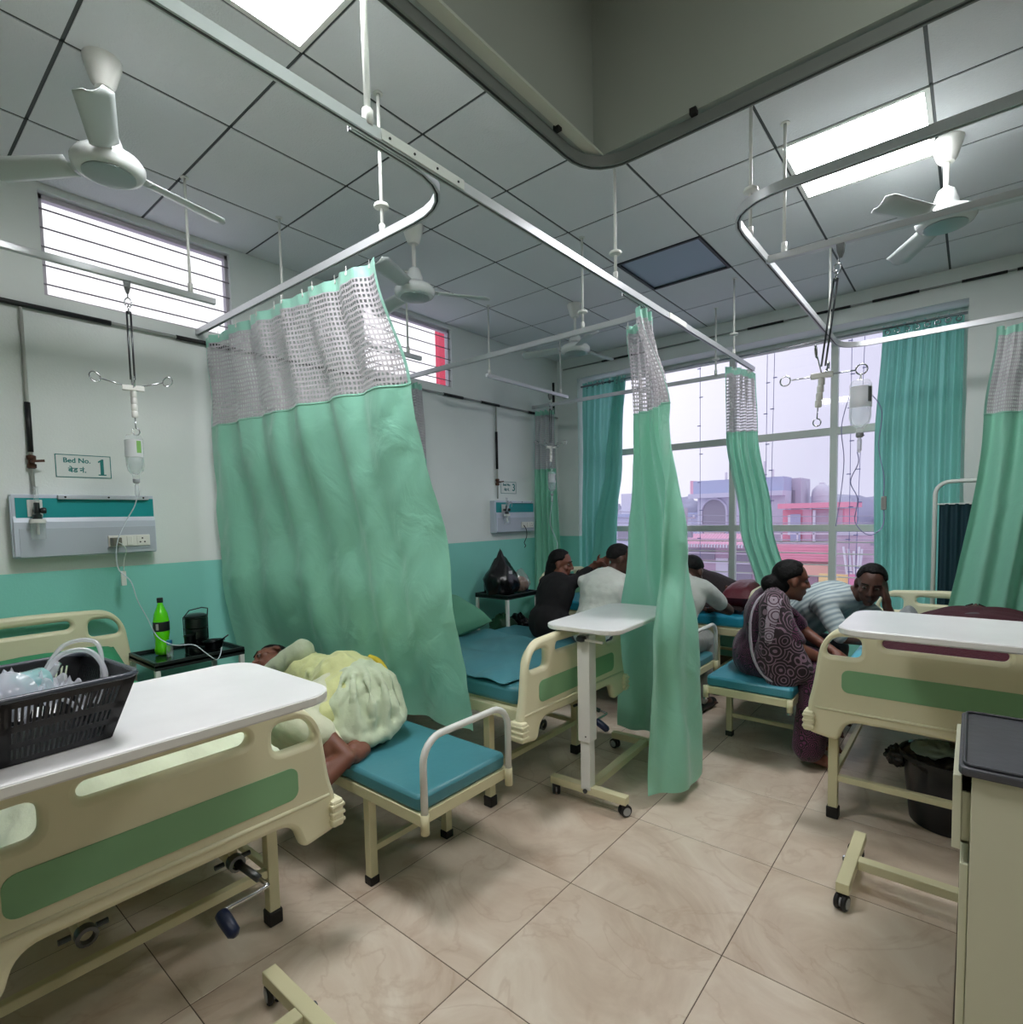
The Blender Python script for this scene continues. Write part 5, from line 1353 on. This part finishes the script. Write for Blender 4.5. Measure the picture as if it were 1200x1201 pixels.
# woman in the maroon sari
def sari_mat(name, base, fig, scale, pos):
    m = bpy.data.materials.new(name); m.use_nodes = True; n = m.node_tree; p = n.nodes['Principled BSDF']; p.inputs['Roughness'].default_value = .75; p.inputs['Sheen Weight'].default_value = .2
    t = n.nodes.new('ShaderNodeTexCoord'); v = n.nodes.new('ShaderNodeTexVoronoi'); v.inputs['Scale'].default_value = scale; v.feature = 'F1'
    n.links.new(t.outputs['Object'], v.inputs['Vector'])
    w_ = n.nodes.new('ShaderNodeMath'); w_.operation = 'MULTIPLY'; w_.inputs[1].default_value = 34; n.links.new(v.outputs['Distance'], w_.inputs[0])
    s = n.nodes.new('ShaderNodeMath'); s.operation = 'SINE'; n.links.new(w_.outputs[0], s.inputs[0])
    g = n.nodes.new('ShaderNodeMath'); g.operation = 'GREATER_THAN'; g.inputs[1].default_value = pos; n.links.new(s.outputs[0], g.inputs[0])
    x = n.nodes.new('ShaderNodeMix'); x.data_type = 'RGBA'; x.inputs[6].default_value = base; x.inputs[7].default_value = fig; n.links.new(g.outputs[0], x.inputs[0]); n.links.new(x.outputs[2], p.inputs['Base Color'])
    return m
sari1 = sari_mat('maroon_printed_sari', rgb(24, 10, 19), rgb(104, 44, 84), 22, .35)
sari2 = sari_mat('shell_printed_sari_end', rgb(32, 14, 24), rgb(126, 98, 114), 12, .55)
sari3 = sari_mat('pale_flower_border', rgb(150, 136, 148), rgb(62, 30, 48), 13, .5)
J = dict(pelvis=(-1.02,3.68,.60), neck=(-.90,3.63,.975), chest=(-.97,3.65,.84), head=(-.835,3.65,1.055), fwd=(.80,.58,-.12), sL=(-.98,3.79,.91), sR=(-.88,3.47,.905),
         eL=(-.78,3.80,.72), eR=(-.74,3.48,.68), wL=(-.62,3.74,.64), wR=(-.62,3.56,.62), hL=(-.98,3.76,.57), hR=(-.96,3.58,.57), kL=(-.66,3.76,.54), kR=(-.665,3.54,.54),
         aL=(-.70,3.74,.10), aR=(-.70,3.50,.10), tL=(-.61,3.78,.04), tR=(-.60,3.53,.04), build=1.02)
JW = J
def sari_body(b):
    torso(b, J, 1.12, 1.12); sleeves(b, J, .75, .066, .058)
    b.cap(V(JW['pelvis'])+V((.02,0,.0)), .15, V(JW['pelvis'])+V((.1,0,-.02)), .14)
    for k in 'LR': b.cap(JW['h'+k], .12, JW['k'+k], .085); b.cap(JW['k'+k], .085, V(JW['a'+k])+V((0,0,.02)), .085)
    b.cap(V(JW['kL'])+V((0,0,-.1)), .08, V(JW['kR'])+V((0,0,-.1)), .08); b.cap(V(JW['aL'])+V((0,0,.05)), .07, V(JW['aR'])+V((0,0,.05)), .07)
def pallu(b):
    # sari end thrown over the near shoulder and falling down the back
    for (a, ra, c_, rc) in (((-.92,3.60,.975),.060,(-.885,3.49,.935),.078), ((-.885,3.49,.935),.080,(-.86,3.46,.78),.098), ((-.86,3.46,.78),.098,(-.88,3.47,.62),.105), ((-.88,3.47,.62),.10,(-.84,3.47,.50),.085), ((-.80,3.47,.72),.07,(-.74,3.49,.56),.075)): b.cap(a, ra, c_, rc)
def border(b):
    P = smoothpath([(-.905,3.535,1.012), (-.965,3.46,.96), (-.99,3.40,.86), (-.985,3.375,.74), (-.965,3.375,.62), (-.92,3.385,.53), (-.86,3.40,.49)], 6)
    for i in range(len(P)-1): b.bar(P[i], P[i+1], .034, .012, (.8,.5,.1))
def border2(b):
    P = smoothpath([(-.865,3.425,.985), (-.865,3.385,.90), (-.875,3.365,.80), (-.88,3.360,.72)], 6)
    for i in range(len(P)-1): b.bar(P[i], P[i+1], .085-.0022*i, .010, (.35,-1,.1))
human('woman in a dark maroon patterned sari, hair in a bun, seated on the glossy bench', J, skin_m,
      [('sari', sari1, sari_body, .013, .005), ('sari_end', sari2, pallu, .012, .006), ('sari_border', fabric('pale_lilac_border', rgb(170, 160, 172)), border, .008, .001), ('flower_panel', sari3, border2, .008, .001)], 'bun')
# man in the striped T-shirt resting his head on his hand
def stripe_mat():
    m = bpy.data.materials.new('striped_grey_jersey'); m.use_nodes = True; n = m.node_tree; p = n.nodes['Principled BSDF']; p.inputs['Roughness'].default_value = .85
    t = n.nodes.new('ShaderNodeTexCoord'); w_ = n.nodes.new('ShaderNodeTexWave'); w_.inputs['Scale'].default_value = 10; w_.inputs['Distortion'].default_value = 1.4; w_.inputs['Detail'].default_value = 1
    mp = n.nodes.new('ShaderNodeMapping'); mp.inputs['Rotation'].default_value = (0, math.radians(-55), math.radians(20)); n.links.new(t.outputs['Object'], mp.inputs[0]); n.links.new(mp.outputs[0], w_.inputs['Vector'])
    c = n.nodes.new('ShaderNodeValToRGB'); c.color_ramp.elements[0].color = rgb(140, 158, 164); c.color_ramp.elements[1].color = rgb(196, 208, 208); n.links.new(w_.outputs[0], c.inputs[0]); n.links.new(c.outputs[0], p.inputs['Base Color'])
    return m
J = dict(pelvis=(-1.02,4.22,.60), neck=(-.585,4.03,.945), chest=(-.74,4.10,.86), waist=(-.90,4.17,.72), head=(-.470,3.98,1.020), fwd=(.10,-.93,-.30), hup=(.12,0,1), sL=(-.60,4.19,.90), sR=(-.70,3.87,.895),
         eL=(-.33,4.02,.715), eR=(-.58,3.80,.715), wL=(-.385,3.955,.90), wR=(-.36,3.83,.705), hdL=(-.05,0,1), pnL=(-1,.2,0), hdR=(1,.1,0), pnR=(0,0,-1), hL=(-1.0,4.30,.57), hR=(-1.0,4.13,.57), kL=(-.70,4.30,.54), kR=(-.70,4.06,.52),
         aL=(-.74,4.28,.10), aR=(-.74,4.06,.10), tL=(-.64,4.30,.04), tR=(-.64,4.06,.04), build=1.14)
human('man in a pale striped T-shirt leaning over the bed with his cheek on his hand', J, skin_d, [('t_shirt', stripe_mat(), shirt(J, .9, 1.14), .012, .004), ('trousers', MATS['dark_trousers'], trousers(J), .014, .004)], 'short', curl=(.35,.7))
# woman asleep on the front bench, curled on her side
J = dict(pelvis=(-2.27,1.54,.645), neck=(-2.80,1.53,.65), chest=(-2.62,1.54,.63), head=(-2.955,1.50,.705), fwd=(-.15,-.95,.15), hup=(-1,.05,.1), sL=(-2.70,1.49,.72), sR=(-2.74,1.58,.57),
         eL=(-2.60,1.47,.815), eR=(-2.80,1.36,.535), wL=(-2.76,1.36,.70), wR=(-2.93,1.33,.53), hdL=(-.3,.3,-1), hL=(-2.24,1.47,.70), hR=(-2.24,1.50,.58), kL=(-2.17,1.17,.645), kR=(-2.30,1.14,.56),
         aL=(-2.015,1.25,.575), aR=(-2.02,1.36,.53), tL=(-1.945,1.135,.425), tR=(-1.935,1.31,.50), lL=(-1.925,1.275,.515), lR=(-1.955,1.37,.505), build=1.0)
lime = fabric('pale_yellow_green_cotton', rgb(206, 210, 150)); paleg = fabric('pale_green_grey_cotton', rgb(176, 186, 158))
JS = J
def kurta_sleep(b):
    torso(b, J, 1.14, 1.16)
    for k in range(6): b.tube(smoothpath([(-2.62,1.46+.03*k,.745-.01*k), (-2.44,1.42+.045*k,.775-.012*(k-2)**2*.5), (-2.26,1.36+.05*k,.815-.012*(k-3)**2)], 5), .013, 6)
    b.cap((-2.30,1.52,.67), .165, (-2.20,1.50,.66), .150); b.cap((-2.20,1.45,.655), .145, (-2.19,1.26,.63), .095); b.cap((-2.2,1.52,.60), .13, (-2.08,1.54,.57), .085)
def flap(b):
    for (x, y, z) in ((-1.955,1.60,.60), (-1.94,1.545,.555), (-1.935,1.49,.53), (-1.95,1.43,.52), (-1.98,1.375,.525), (-2.03,1.33,.55)):
        A = V((-2.20,1.52,.825)); E_ = V((x-.012, y, z+.012)); c_ = V((-2.14,1.50,.62)); m1 = A.lerp(E_, .5); m1 = c_+(m1-c_).normalized()*.195
        b.tube(smoothpath([A, m1, E_], 6), [.008+.006*i/12 for i in range(13)], 6)
    HP = [(-1.985,1.60,.60), (-1.965,1.545,.565), (-1.96,1.49,.54), (-1.97,1.43,.53), (-2.0,1.375,.535), (-2.05,1.33,.56)]
    for i in range(5): b.cap(HP[i], .030, HP[i+1], .030)
    for i in range(6): b.cap(V(HP[i])+V((-.03,0,.03)), .035, V((-2.12,1.50,.66)), .13)
    b.cap((-2.17,1.50,.71), .118, (-2.08,1.50,.62), .115); b.cap((-2.08,1.48,.60), .10, (-2.03,1.50,.55), .07); b.cap((-2.12,1.40,.64), .10, (-2.04,1.40,.58), .062)
human('woman in pale yellow-green clothes asleep on the front bench, bare feet over its edge', J, skin_m,
      [('kurta', lime, kurta_sleep, .011, .011), ('sleeve', paleg, lambda b: (b.cap(JS['sL'], .075, JS['eL'], .062), b.cap(JS['eL'], .06, V(JS['eL']).lerp(V(JS['wL']), .8), .048), b.cap(JS['sR'], .07, JS['eR'], .06)), .011, .006),
       ('kurta_tail', fabric('pale_mint_cotton', rgb(196, 208, 178)), flap, .010, .011),
       ('yellow_piping', mat('mustard', rgb(196, 176, 52), .8), lambda b: b.tube(smoothpath([(-2.27,1.645,.80), (-2.18,1.64,.785), (-2.08,1.62,.715), (-2.01,1.60,.62), (-1.985,1.585,.55)], 6), .014, 8), None, 0),
       ('trousers', fabric('cream_cotton', rgb(204, 206, 178)), lambda b: (b.cap(JS['hL'], .10, JS['kL'], .085), b.cap(JS['kL'], .082, V(JS['kL']).lerp(V(JS['aL']), .72), .066), b.cap(JS['hR'], .10, JS['kR'], .08), b.cap(JS['kR'], .078, V(JS['kR']).lerp(V(JS['aR']), .8), .06)), .011, .005)], 'long', vox=.007)
# patient on bed 1
def lying(lab, X0, X1, Y, z, skin, cm_, hair='short', arm=None, head_z=.08, wr=.006, tilt=.0):
    """on the back, head toward X0, feet toward X1"""
    d = 1 if X1 > X0 else -1; L = abs(X1-X0); g = lambda f_, y, h: (X0+d*L*f_, Y+y*d, z+h)
    J = dict(pelvis=g(.50,0,.10), neck=g(.17,0,.11), head=g(.085,0,.10+head_z), fwd=(d*.25,0,.95), hup=(-d,0,.25), sL=g(.20,.17,.09), sR=g(.20,-.17,.09), eL=g(.37,.26,.07), eR=g(.37,-.26,.07), wL=g(.50,.20,.10), wR=g(.50,-.20,.10),
             hL=g(.52,.09,.09), hR=g(.52,-.09,.09), kL=g(.73,.10,.12), kR=g(.73,-.10,.11), aL=g(.94,.10,.06), aR=g(.94,-.09,.06), tL=g(.96,.13,.17), tR=g(.96,-.12,.17))
    if arm: J.update(arm)
    return human(lab, J, skin, [('shirt', cm_, shirt(J, 1.5, 1.1), .013, wr), ('trousers', cm_, trousers(J, 1.1), .014, wr)], hair, vox=.010)
lying('patient in pale green clothes lying on bed 1 behind the basket', -3.40, -1.80, .52, .655, skin_d, paleg, 'long', dict(head=(-3.24,.53,.775), fwd=(-.35,.85,.35), hup=(-.95,-.1,.2)))
lying('patient lying under the dark blanket on the bed by the window, one arm raised', -3.18, -1.50, 4.90, .655, skin_m, MATS['dark_trousers'], 'short',
      dict(sL=(-2.86,4.72,.78), eL=(-2.66,4.52,.86), wL=(-2.49,4.32,1.00), hdL=(.5,-.3,.3), pnL=(0,-1,0), sR=(-2.86,5.06,.75), eR=(-2.6,5.1,.74), wR=(-2.4,5.05,.78)))
J = dict(pelvis=(.02,3.98,.76), neck=(.02,4.46,.76), head=(.02,4.60,.76), fwd=(0,-.2,.95), hup=(0,1,.2), sL=(.18,4.42,.75), sR=(-.14,4.42,.75), eL=(.22,4.16,.74), eR=(-.18,4.16,.74), wL=(.12,3.98,.78), wR=(-.08,3.98,.78),
         hL=(.10,3.94,.75), hR=(-.06,3.94,.75), kL=(.10,3.56,.78), kR=(-.06,3.56,.77), aL=(.10,3.26,.72), aR=(-.06,3.26,.70), tL=(.11,3.18,.70), tR=(-.07,3.18,.70))
human('patient lying under the maroon blanket on the right-hand bed', J, skin_d, [('shirt', MATS['dark_trousers'], shirt(J, 1.5, 1.08), .014, .004)], 'short', vox=.011, feet=False)
# sheet over the patient's legs on bed 1
drape('sheet', 'pale green crumpled sheet bunched at the foot of bed 1 behind the footboard', 'sheet', -2.95, -1.725, .19, .95,
      lambda x, y, u, v: .662+max(0, (.20*math.sin(pi*min(1, v*1.02))**.7*(.55+.45*u)+.035*nz_(x, y, 6, 9)+.02*nz_(x, y, 2, 18))*min(1, u*6)*min(1, (1-u)*7)**.5), fabric('pale_green_sheet', rgb(220, 228, 200)), 80, 60, .005, seed=8)
# ------------------------------------------------------------ outside the window: street, far houses, wires
GZ = -7.8
haze = lambda r_, g_, b_, k=.35: (lerp(s2l(r_), .78, k+.26), lerp(s2l(g_), .74, k+.26), lerp(s2l(b_), .88, k+.26), 1)  # blends pale air haze and brightness into the far colours
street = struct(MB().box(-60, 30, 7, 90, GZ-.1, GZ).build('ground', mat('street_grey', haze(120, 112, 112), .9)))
def bld(lab, x, y, cat='building', grp='houses across the street'): return thing('street_house', lab, cat, (x, y, GZ), 0, grp)
def pb(p, nm, m_, *q):
    """boxes in world coordinates under thing p"""
    mb = MB()
    for b in q: mb.box(*b)
    L = p.location; mb.v = [(v[0]-L.x, v[1]-L.y, v[2]-L.z) for v in mb.v]
    return mb.build(nm, m_, p)
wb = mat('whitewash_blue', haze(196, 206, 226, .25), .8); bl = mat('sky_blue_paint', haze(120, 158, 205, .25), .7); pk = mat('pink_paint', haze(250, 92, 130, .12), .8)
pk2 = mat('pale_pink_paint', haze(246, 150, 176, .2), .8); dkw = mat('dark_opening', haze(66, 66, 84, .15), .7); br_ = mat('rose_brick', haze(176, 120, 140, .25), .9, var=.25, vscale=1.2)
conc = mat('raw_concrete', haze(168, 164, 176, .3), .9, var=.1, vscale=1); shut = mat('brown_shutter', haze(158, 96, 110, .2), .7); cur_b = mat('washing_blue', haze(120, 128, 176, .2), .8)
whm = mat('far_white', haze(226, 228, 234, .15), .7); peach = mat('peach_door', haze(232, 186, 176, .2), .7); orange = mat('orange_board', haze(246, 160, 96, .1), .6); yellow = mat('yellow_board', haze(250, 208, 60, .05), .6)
# white and blue house with an arched window
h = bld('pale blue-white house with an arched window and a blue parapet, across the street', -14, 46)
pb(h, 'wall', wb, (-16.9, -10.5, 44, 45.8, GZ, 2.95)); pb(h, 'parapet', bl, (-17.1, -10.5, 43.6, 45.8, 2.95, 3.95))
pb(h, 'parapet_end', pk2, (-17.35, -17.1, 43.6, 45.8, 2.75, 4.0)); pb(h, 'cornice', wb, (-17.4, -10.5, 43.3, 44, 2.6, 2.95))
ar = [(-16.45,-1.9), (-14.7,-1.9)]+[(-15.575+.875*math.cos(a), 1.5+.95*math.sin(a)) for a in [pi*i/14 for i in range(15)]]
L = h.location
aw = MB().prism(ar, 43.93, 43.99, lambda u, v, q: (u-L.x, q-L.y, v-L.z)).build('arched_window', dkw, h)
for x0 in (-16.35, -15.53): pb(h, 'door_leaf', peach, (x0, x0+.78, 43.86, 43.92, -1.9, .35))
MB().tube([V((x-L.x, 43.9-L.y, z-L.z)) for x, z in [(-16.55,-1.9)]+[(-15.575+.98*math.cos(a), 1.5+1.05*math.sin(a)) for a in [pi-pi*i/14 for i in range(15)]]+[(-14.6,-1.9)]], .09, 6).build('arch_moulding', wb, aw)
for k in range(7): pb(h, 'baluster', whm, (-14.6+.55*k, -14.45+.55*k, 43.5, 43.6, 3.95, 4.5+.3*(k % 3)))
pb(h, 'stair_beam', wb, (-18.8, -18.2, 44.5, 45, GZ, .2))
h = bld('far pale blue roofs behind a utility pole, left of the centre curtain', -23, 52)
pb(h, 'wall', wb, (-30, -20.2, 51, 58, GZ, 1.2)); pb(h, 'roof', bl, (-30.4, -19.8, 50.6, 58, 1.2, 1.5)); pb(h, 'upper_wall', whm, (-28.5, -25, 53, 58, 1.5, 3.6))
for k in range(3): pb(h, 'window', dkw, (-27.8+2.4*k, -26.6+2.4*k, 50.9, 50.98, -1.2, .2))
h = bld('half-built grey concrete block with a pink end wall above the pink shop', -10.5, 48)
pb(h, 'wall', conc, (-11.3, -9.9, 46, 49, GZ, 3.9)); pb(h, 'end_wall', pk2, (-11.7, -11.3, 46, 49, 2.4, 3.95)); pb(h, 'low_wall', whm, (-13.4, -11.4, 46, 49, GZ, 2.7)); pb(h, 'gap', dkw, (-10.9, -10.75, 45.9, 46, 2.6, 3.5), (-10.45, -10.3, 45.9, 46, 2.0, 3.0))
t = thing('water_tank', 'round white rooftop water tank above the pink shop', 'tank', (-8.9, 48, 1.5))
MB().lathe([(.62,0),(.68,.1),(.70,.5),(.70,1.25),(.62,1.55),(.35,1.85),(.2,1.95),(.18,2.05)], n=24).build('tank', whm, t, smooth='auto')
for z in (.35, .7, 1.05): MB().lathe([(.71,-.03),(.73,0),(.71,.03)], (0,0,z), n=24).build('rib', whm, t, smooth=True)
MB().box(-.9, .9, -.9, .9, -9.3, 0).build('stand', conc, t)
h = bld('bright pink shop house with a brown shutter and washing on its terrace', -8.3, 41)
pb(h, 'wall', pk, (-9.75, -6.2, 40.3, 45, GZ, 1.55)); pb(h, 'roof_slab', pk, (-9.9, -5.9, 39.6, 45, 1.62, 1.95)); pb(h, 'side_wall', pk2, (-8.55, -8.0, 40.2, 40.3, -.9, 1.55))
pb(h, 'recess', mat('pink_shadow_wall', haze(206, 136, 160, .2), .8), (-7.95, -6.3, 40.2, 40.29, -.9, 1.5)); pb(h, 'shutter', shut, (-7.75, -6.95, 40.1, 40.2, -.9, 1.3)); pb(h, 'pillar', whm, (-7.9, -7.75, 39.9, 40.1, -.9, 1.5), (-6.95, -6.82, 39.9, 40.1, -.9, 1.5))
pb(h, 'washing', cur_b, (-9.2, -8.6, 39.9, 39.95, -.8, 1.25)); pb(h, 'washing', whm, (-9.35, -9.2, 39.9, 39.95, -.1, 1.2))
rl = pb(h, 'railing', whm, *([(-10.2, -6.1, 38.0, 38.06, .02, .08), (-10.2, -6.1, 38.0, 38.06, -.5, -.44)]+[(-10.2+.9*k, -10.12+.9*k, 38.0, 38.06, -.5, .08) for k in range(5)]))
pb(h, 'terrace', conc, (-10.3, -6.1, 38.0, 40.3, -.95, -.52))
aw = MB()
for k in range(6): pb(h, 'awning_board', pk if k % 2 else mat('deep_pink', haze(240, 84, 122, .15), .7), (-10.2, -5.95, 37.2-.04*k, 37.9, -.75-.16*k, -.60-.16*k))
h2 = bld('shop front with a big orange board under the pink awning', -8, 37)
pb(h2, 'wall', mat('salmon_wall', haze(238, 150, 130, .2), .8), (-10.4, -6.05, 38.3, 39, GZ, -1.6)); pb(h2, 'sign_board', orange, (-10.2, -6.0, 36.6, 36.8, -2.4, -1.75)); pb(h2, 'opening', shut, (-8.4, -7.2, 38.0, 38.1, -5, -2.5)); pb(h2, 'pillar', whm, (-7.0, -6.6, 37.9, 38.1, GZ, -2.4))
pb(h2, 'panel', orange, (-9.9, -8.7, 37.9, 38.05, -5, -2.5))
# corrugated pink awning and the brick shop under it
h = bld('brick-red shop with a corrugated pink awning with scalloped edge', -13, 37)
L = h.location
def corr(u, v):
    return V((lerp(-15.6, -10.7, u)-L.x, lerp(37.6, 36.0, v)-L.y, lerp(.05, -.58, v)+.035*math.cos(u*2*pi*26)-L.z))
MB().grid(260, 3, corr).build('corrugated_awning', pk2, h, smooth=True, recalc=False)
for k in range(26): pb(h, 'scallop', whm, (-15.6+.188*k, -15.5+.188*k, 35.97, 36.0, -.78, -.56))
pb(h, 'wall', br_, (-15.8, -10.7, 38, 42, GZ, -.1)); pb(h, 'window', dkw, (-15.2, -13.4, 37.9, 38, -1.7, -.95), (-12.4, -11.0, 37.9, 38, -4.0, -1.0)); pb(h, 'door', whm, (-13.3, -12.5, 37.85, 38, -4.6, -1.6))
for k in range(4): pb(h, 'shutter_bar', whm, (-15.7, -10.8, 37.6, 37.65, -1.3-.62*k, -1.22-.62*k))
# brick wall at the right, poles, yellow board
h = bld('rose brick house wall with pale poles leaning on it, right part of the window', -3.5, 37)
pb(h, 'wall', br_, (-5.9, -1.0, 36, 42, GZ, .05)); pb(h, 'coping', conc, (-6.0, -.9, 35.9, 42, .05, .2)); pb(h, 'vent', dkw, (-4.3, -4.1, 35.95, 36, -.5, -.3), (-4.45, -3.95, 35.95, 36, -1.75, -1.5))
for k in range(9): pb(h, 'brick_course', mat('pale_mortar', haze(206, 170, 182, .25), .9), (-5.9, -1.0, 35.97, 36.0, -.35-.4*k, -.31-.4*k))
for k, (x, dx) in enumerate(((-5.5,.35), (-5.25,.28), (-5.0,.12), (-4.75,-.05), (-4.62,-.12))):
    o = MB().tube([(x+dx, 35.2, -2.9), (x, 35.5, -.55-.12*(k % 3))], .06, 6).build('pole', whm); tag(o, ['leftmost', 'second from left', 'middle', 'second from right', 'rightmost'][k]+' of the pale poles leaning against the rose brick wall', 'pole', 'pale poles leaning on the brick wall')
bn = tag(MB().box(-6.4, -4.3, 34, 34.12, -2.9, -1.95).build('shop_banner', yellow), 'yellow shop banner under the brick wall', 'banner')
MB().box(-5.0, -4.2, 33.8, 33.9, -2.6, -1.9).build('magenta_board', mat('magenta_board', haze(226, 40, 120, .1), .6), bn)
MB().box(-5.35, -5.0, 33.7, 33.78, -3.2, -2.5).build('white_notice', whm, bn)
for x in (-6.2, -4.5): MB().box(x, x+.08, 34.13, 34.2, GZ, -2.1).build('post', conc, bn)
# distant tree line and towers in the haze
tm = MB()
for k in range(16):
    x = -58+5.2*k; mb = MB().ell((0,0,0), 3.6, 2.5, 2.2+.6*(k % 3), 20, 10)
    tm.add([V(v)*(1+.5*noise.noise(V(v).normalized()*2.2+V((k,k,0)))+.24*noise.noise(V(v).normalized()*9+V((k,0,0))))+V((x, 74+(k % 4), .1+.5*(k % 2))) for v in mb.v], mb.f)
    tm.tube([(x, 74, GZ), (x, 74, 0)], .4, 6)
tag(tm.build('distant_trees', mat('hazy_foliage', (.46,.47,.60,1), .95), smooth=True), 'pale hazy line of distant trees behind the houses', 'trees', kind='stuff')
# utility pole, overhead lines
t = thing('utility_pole', 'utility pole with insulators beside the pale blue roofs', 'pole', (-14.2, 35, GZ))
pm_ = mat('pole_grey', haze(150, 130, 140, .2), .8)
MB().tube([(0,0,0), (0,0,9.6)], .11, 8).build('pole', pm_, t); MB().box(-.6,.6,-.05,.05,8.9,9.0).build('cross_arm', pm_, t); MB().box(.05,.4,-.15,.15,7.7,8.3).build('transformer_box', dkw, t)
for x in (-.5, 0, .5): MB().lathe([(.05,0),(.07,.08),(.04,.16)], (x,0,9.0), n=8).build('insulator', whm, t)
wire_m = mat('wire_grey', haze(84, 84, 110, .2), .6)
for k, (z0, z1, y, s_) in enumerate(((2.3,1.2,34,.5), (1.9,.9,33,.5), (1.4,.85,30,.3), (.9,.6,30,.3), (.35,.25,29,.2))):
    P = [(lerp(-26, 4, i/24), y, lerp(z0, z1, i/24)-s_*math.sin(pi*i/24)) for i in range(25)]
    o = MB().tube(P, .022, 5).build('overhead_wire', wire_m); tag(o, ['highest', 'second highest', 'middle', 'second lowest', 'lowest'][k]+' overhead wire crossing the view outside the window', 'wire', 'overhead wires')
struct(MB().box(WX0-.2, WX1+.4, YW+.45, 6.08, 3.3, 3.42).build('trim_3', mat('outer_ledge', rgb(170,172,176), .8)))
# strings of tiny bulbs hanging just outside the glass
bulb_m = mat('wire_lilac', rgb(120, 120, 180), .5)
for k, (x0, x1, lab) in enumerate(((-2.27,-2.27,'string of tiny bulbs hanging outside, left of the slanting curtain'), (-1.60,-1.61,'string of tiny bulbs outside, just right of the slanting curtain'), (-1.53,-1.57,'second string of tiny bulbs right of the slanting curtain'),
                                (-.885,-.88,'string of tiny bulbs outside, right of the mullion behind the drip bottle'), (-.78,-.83,'string of tiny bulbs nearest the right-hand window curtain'))):
    t = thing('bulb_string', lab, 'light string', (x0, 5.98, 3.3), 0, 'strings of tiny bulbs outside the window')
    MB().tube([(0,0,0), (x1-x0,0,-2.6)], .0028, 5).build('wire', bulb_m, t)
    for i in range(8):
        z = -.3-.3*i+.04*(k % 3); c = MB().box(-.018, .018, -.004, .004, -.004, .004); c.build('bulb', bulb_m, t, loc=((x1-x0)*(-z/2.6)+.01*(1 if i % 2 else -1), 0, z))
